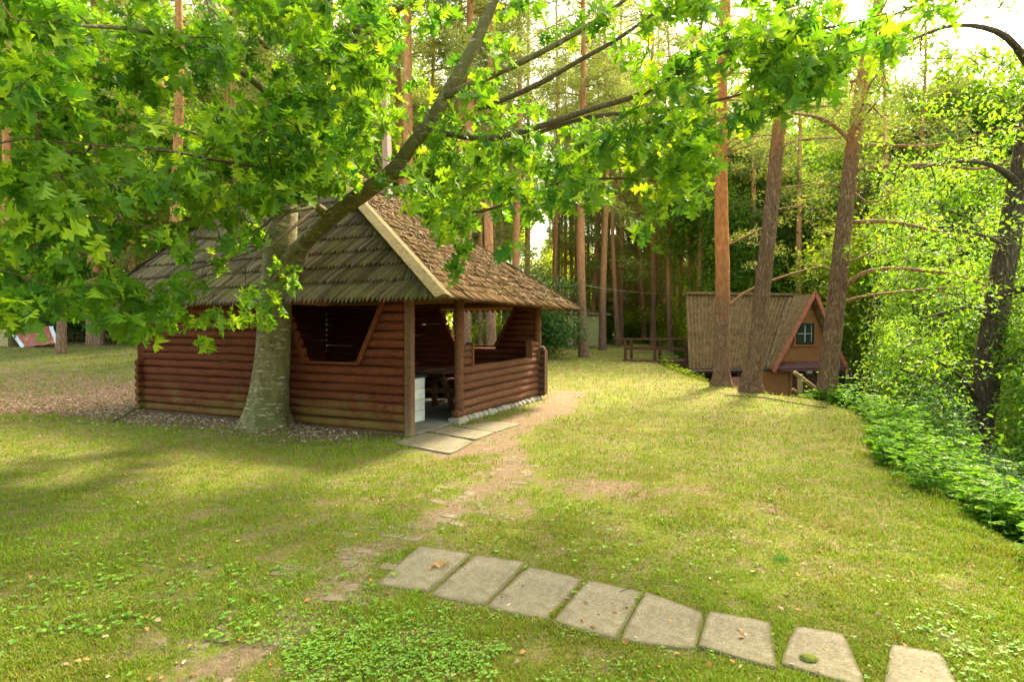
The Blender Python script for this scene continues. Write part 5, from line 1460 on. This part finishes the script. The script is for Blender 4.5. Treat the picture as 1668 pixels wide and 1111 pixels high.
# ------------------------------------------------------------------ bank undergrowth: leafy herbs
def herb_plants(n, xs, ys, hgt, leaf, mat_, name, label, cat):
    mbw, mbl = MB(), MB(); P_, D_ = [], []
    for x, y in zip(xs, ys):
        h = hgt * R_.uniform(.35, 1.3) * (.45 + 1.1 * float(fbm(x * .9, y * .9, 71))) * (.5 + .7 * float(ss(0, 1.1, x - crest(y)))) * (1.8 if R_.random() < .06 else 1); b = np.array((x, y, float(H(x, y)) - .02)); ln = R_.normal(0, .12, 2)
        top_ = b + np.array((ln[0] * h, ln[1] * h, h))
        mbw.tube([b, (b + top_) / 2, top_], [.004, .003, .002], 3, 0, False, .5)
        for t in (.35, .6, .8, 1.0):
            for _ in range(2 if t < 1 else 3): P_.append(b + (top_ - b) * t); a = R_.uniform(0, 6.28); D_.append((math.cos(a), math.sin(a), R_.uniform(.0, .5) if t < 1 else .6))
    P_ = np.array(P_); D_ = np.array(D_)
    idx = np.repeat(np.arange(len(P_)), 3); tri = np.tile((0, 1, -1), len(P_))
    d = D_[idx] / np.linalg.norm(D_[idx], axis=1)[:, None]; side = np.cross(d, (0, 0, 1)); d = d + side * tri[:, None] * .9; d[:, 2] -= .15
    pos = P_[idx] + D_[idx] * leaf * .7
    fr = frames(d, R_.normal(0, .35, len(idx))); s_ = leaf * R_.uniform(.7, 1.2, len(idx))
    V, Fc = inst(LFV, LFF, pos, fr, s_)
    mbl.add(V, Fc, np.repeat(R_.random(len(P_))[idx] * .6 + R_.random(len(idx)) * .4, 7))
    for v_, f_, a_ in ((np.concatenate(mbw.V), None, None),): pass
    m0 = mbl.n; mbl.V += mbw.V; mbl.A += mbw.A; mbl.L += [l + m0 for l in mbw.L]; mbl.S += mbw.S; mbl.n += mbw.n
    tag(mbl.build(name, mat_), label, cat, kind='stuff')
yy = R_.uniform(2.6, 15.2, 2600) ** 1.0; yy = 2.6 + (R_.random(3400) ** 1.25) * 11.0
xx = crest(yy) + .1 + R_.random(3400) ** 1.1 * 3.2 + (fbm(yy * 1.1, yy * .3, 15) - .5) * .9
ok = (fbm(xx * 1.3, yy * 1.3, 61) > .36 + .25 * ss(.9, .1, xx - crest(yy)) - .1)
xx, yy = xx[ok], yy[ok]
herb_plants(0, xx, yy, .34, .085, M['herb'], 'bank_undergrowth', 'bright green leafy ground cover along the edge of the lawn on the bank', 'undergrowth')
yy = R_.uniform(2, 19, 1800); xx = crest(yy) + R_.uniform(1.0, 2.0, 1800) + R_.random(1800) * 1.6 * ss(4, 9, yy) + .8
ok = ~((yy > 14.5) & (xx > 6.0) & (xx < 10.5))
herb_plants(0, xx[ok], yy[ok], .55, .10, M['dark_leaf'], 'slope_undergrowth', 'darker undergrowth lower down the bank towards the river', 'undergrowth')
yy = R_.uniform(40, 48, 900); xx = R_.uniform(3, 22, 900)
herb_plants(0, xx, yy, .7, .16, M['herb'], 'wood_undergrowth', 'weeds along the edge of the wood behind the footbridge', 'undergrowth')
yy = 2.8 + R_.random(420) ** 1.2 * 11; xx = crest(yy) + .3 + R_.random(420) * 2.6
herb_plants(0, xx, yy, .62, .06, M['alder_leaf'], 'tall_weeds', 'taller thin-leaved weeds rising above the ground cover on the bank', 'undergrowth')
# gully plants under the bridge
yy = R_.uniform(20, 26, 260); xx = crest(yy) + R_.uniform(.5, 1.8, 260); ok = ~((yy > 21.3) & (xx > 7.2))
herb_plants(0, xx[ok], yy[ok], .22, .09, M['shrub_leaf'], 'gully_undergrowth', 'yellowish weeds in the hollow under the footbridge', 'undergrowth')
# low shrubs lower on the bank
for px, d, s_ in ((1500, 12, .75), (1545, 10.4, .6), (1600, 9.2, .4), (1460, 14.2, .7), (1530, 14, .7), (1420, 16, .7)):
    x, y = gz(px, d); put_sh(0, x, y, s_, whereis(x, y, 'small leafy bank shrub')[:-7] if y < 30 else '', 'small shrubs on the bank')

# ------------------------------------------------------------------ grass, clover, litter
def scatter(n, d0, d1, a0, a1, pw=1.0):
    """random ground points, denser close by"""
    u = R_.random(n); d = 1 / (1 / d0 + (1 / d1 - 1 / d0) * u) if pw else d0 + (d1 - d0) * u
    a = R_.uniform(a0, a1, n); return a * d, d
def on_slab(x, y):
    r = np.zeros(len(x), bool)
    wx, wy = x + (vnoise(x * 14, y * 14, 41) - .5) * .035, y + (vnoise(x * 14, y * 14, 43) - .5) * .035
    for q in SLABP:
        cq_ = np.mean(q, 0); r |= in_poly(wx, wy, [cq_ + (p_ - cq_) * .985 for p_ in q])
    return r
def blades(n, d0, d1, h0, wid, name, label):
    x, y = scatter(n, d0, d1, -.98, .98)
    dirt, lit, wild = masks(x, y)
    patch = fbm(x * .9, y * .9, 21); p2 = fbm(x * 3.2, y * 3.2, 31)
    keep = ~in_pav(x, y, .05) & ~on_slab(x, y) & (R_.random(n) > np.clip(dirt * 1.15 + lit * 1.05 + (p2 - .55) * 1.8, 0, .97)) & (x < crest(y) + .9)
    keep &= np.hypot(x + 3.9, y - 9.25) > .4
    x, y, patch, p2 = x[keep], y[keep], patch[keep], p2[keep]; m = len(x)
    h = (h0 + .0016 * y) * R_.uniform(.45, 1.3, m) * (.7 + .9 * (1 - p2)) * (.55 + 1.1 * vnoise(x * 7, y * 7, 51)) * (1 + .8 * ss(-.5, .3, x - crest(y)))
    a = R_.uniform(0, 6.28, m); ln = R_.uniform(.2, 1.1, m) * h
    b = np.c_[x, y, H(x, y) - .004]; s_ = np.c_[np.cos(a + 1.57), np.sin(a + 1.57), np.zeros(m)] * ((wid + .0006 * y) * R_.uniform(.6, 1.3, m))[:, None]
    dr = np.c_[np.cos(a), np.sin(a), np.zeros(m)]
    mid = b + dr * (ln * .35)[:, None] + np.c_[np.zeros((m, 2)), h * .65]; tip = b + dr * ln[:, None] + np.c_[np.zeros((m, 2)), h]
    V = np.stack([b - s_, b + s_, mid + s_ * .7, mid - s_ * .7, tip], 1).reshape(-1, 3)
    i = np.arange(m) * 5
    mb_ = MB(); c = np.clip(.10 + .95 * patch - .5 * (p2 - .5) + R_.normal(0, .2, m), 0, 1)
    c = np.where(R_.random(m) < .13 + .25 * ss(.52, .68, fbm(x * .55, y * .55, 77)), R_.uniform(0, .2, m), c)
    mb_.add(V, np.stack([i, i + 1, i + 2, i + 3], -1), np.repeat(c, 5)); mb_.L.append(np.stack([i + 3, i + 2, i + 4], -1).ravel()); mb_.S.append(np.full(m, 3))
    tag(mb_.build(name, M['grass']), label, 'grass', kind='stuff')
blades(360000, 2.2, 30, .014, .0011, 'lawn_grass', 'short patchy mown grass of the lawn')
# clover / plantain patch at the front
def rosettes(n, cx, cy, rx, ry, size, name, label):
    q = R_.normal(0, .5, (n, 2)); px = cx + q[:, 0] * rx; py = cy + q[:, 1] * ry
    pts = np.array([G(a, b) if b > 700 else (0, 0, -9) for a, b in zip(px, np.clip(py, 705, 1180))])
    k = ~on_slab(pts[:, 0], pts[:, 1]) & (pts[:, 2] > -5) & (fbm(pts[:, 0] * 2.2, pts[:, 1] * 2.2, 91) > .47); pts = pts[k]
    idx = np.repeat(np.arange(len(pts)), 3); a = R_.uniform(0, 6.28, len(pts))[idx] + np.tile((0, 2.1, 4.2), len(pts))
    d = np.c_[np.cos(a), np.sin(a), R_.uniform(.1, .5, len(idx))]
    hh = R_.uniform(.008, .035, len(pts))[idx]
    fr = frames(d, R_.normal(0, .2, len(idx)))
    V, Fc = inst(LFV * (1.5, 1, 1), LFF, pts[idx] + np.c_[np.zeros((len(idx), 2)), hh], fr, size * R_.uniform(.6, 1.3, len(idx)))
    mb_ = MB(); mb_.add(V, Fc, np.repeat(R_.random(len(idx)), 7)); tag(mb_.build(name, M['clover']), label, 'clover', kind='stuff')
rosettes(3000, 650, 1065, 360, 75, .0105, 'clover_patch', 'bright green clover growing in front of the stepping slabs')
rosettes(500, 240, 990, 420, 150, .022, 'weed_patch', 'scattered clover and weeds in the front left lawn')
rosettes(260, 1560, 1040, 160, 110, .015, 'edge_weeds', 'small bright weeds at the right end of the stepping slabs')
rosettes(300, 1000, 860, 600, 160, .022, 'lawn_weeds', 'sparse small weeds across the middle of the lawn')
def leaves_on_ground(n, fx, size, mat_, name, label, curl=.25):
    x, y = fx(n); m = len(x)
    a = R_.uniform(0, 6.28, m); d = np.c_[np.cos(a), np.sin(a), R_.normal(0, .25, m)]
    fr = frames(d, R_.normal(0, .45, m)); V, Fc = inst(LFV * (1.1, 1, 1 + curl), LFF, np.c_[x, y, H(x, y) + .012], fr, size * R_.uniform(.4, 1.2, m))
    mb_ = MB(); mb_.add(V, Fc, np.repeat(R_.random(m), 7)); tag(mb_.build(name, mat_), label, 'fallen leaves', kind='stuff')
def lit_f(n):
    x, y = scatter(n * 6, 6, 28, -.98, .1, 1); _, l, _w = masks(x, y)
    k = (R_.random(len(x)) < l ** 1.3 * .9) & ~in_pav(x, y, .03); return x[k][:n], y[k][:n]
leaves_on_ground(15000, lit_f, .055, M['litter'], 'leaf_litter', 'pale brown leaf litter along the pavilion wall and around the oak')
def lawn_f(n):
    x, y = scatter(n, 2.4, 16, -.95, .8, 1); k = (x < crest(y)) & ~in_pav(x, y, .1); return x[k], y[k]
leaves_on_ground(420, lawn_f, .035, M['litter_red'], 'fallen_leaves', 'scattered reddish fallen leaves on the lawn')
leaves_on_ground(260, lawn_f, .04, M['litter'], 'dry_leaves', 'scattered pale dry leaves on the lawn')
# dead leaf heap on the first slab, moss cushion, fallen green leaf, sticks
def heap(px, py, n, spread, size, mat_, name, label, cat, z=.024):
    c = G(px, py); q = R_.normal(0, spread, (n, 2)); a = R_.uniform(0, 6.28, n)
    fr = frames(np.c_[np.cos(a), np.sin(a), R_.uniform(-.1, .4, n)], R_.normal(0, .5, n))
    V, Fc = inst(OAKV, OAKF, np.c_[c[0] + q[:, 0], c[1] + q[:, 1], np.full(n, c[2] + z + .004)], fr, size * R_.uniform(.7, 1.1, n))
    mb_ = MB(); mb_.add(V, Fc, np.repeat(R_.random(n), len(OAKV))); tag(mb_.build(name, mat_, org=(c[0], c[1], c[2])), label, cat)
heap(716, 926, 3, .035, .09, M['litter_red'], 'dead_leaf', 'curled brown dead leaf lying on the leftmost slab', 'leaf')
heap(643, 946, 1, .01, .08, M['oak_leaf'], 'green_leaf', 'fresh green leaf lying on the left corner of the leftmost slab', 'leaf')
heap(1280, 917, 1, .01, .10, M['dark_leaf'], 'fallen_green_leaf', 'dark green leaf lying on the lawn right of the slabs', 'leaf', .02)
heap(1258, 838, 1, .01, .10, M['litter'], 'fallen_brown_leaf', 'dark dry leaf standing on the middle of the lawn', 'leaf', .02)
heap(1540, 1035, 3, .05, .10, M['oak_leaf'], 'leafy_sprig', 'green leafy sprig lying near the rightmost slab', 'leaf', .02)
c = G(1318, 1080); mb_ = MB()
th = np.linspace(0, np.pi / 2, 5)
V = [(c[0] + .045 * math.cos(p) * math.sin(t_) * R_.uniform(.8, 1.1), c[1] + .032 * math.sin(p) * math.sin(t_), c[2] + .018 + .022 * math.cos(t_)) for t_ in th[1:] for p in np.linspace(0, 2 * np.pi, 12, endpoint=False)] + [(c[0], c[1], c[2] + .0405)]
fs = [[k * 12 + j, k * 12 + (j + 1) % 12, (k + 1) * 12 + (j + 1) % 12, (k + 1) * 12 + j][::-1] for k in range(3) for j in range(12)] + [[48, j, (j + 1) % 12] for j in range(12)]
mb_.add(np.array(V), fs, .1); tag(mb_.build('moss_cushion', simple('moss', (.08, .10, .01), (.16, .17, .02), 60, .95, .8, .01), org=c, smooth=True), 'small olive moss cushion growing on the mossy slab', 'moss')
for rows, r, lb in ((((1180, 646), (1240, 650), (1300, 660), (1345, 667)), .018, 'long bare stick lying on the lawn below the pines'), (((183, 690), (205, 678), (222, 665)), .014, 'short stick leaning at the left corner of the pavilion'),
                    (((1010, 968), (1060, 955), (1130, 962)), .003, 'thin dry grass stalk lying beside the stepping slabs')):
    pts = np.array([G(*q) + (0, 0, r + .012) for q in rows]); mb_ = MB(); mb_.tube(keyline(np.c_[pts, np.linspace(r, r * .4, len(pts))])[:, :3], r * .7, 6)
    tag(mb_.build('stick', M['twig'], org=pts[0]), lb, 'stick', 'sticks lying on the ground')
# clothesline between the pines
mb_ = MB(); a, b = P(860, 456, 25), P(944, 463, 27); c = P(1095, 478, 36)
for p, q in ((a, b), (b, c)):
    t = np.linspace(0, 1, 12)[:, None]; mb_.tube(p + (q - p) * t - np.array((0, 0, 1)) * (t * (1 - t)) * .5, .008, 5)
tag(mb_.build('clothesline', M['rope'], org=b), 'thin pale line strung between the pines behind the pavilion', 'rope')
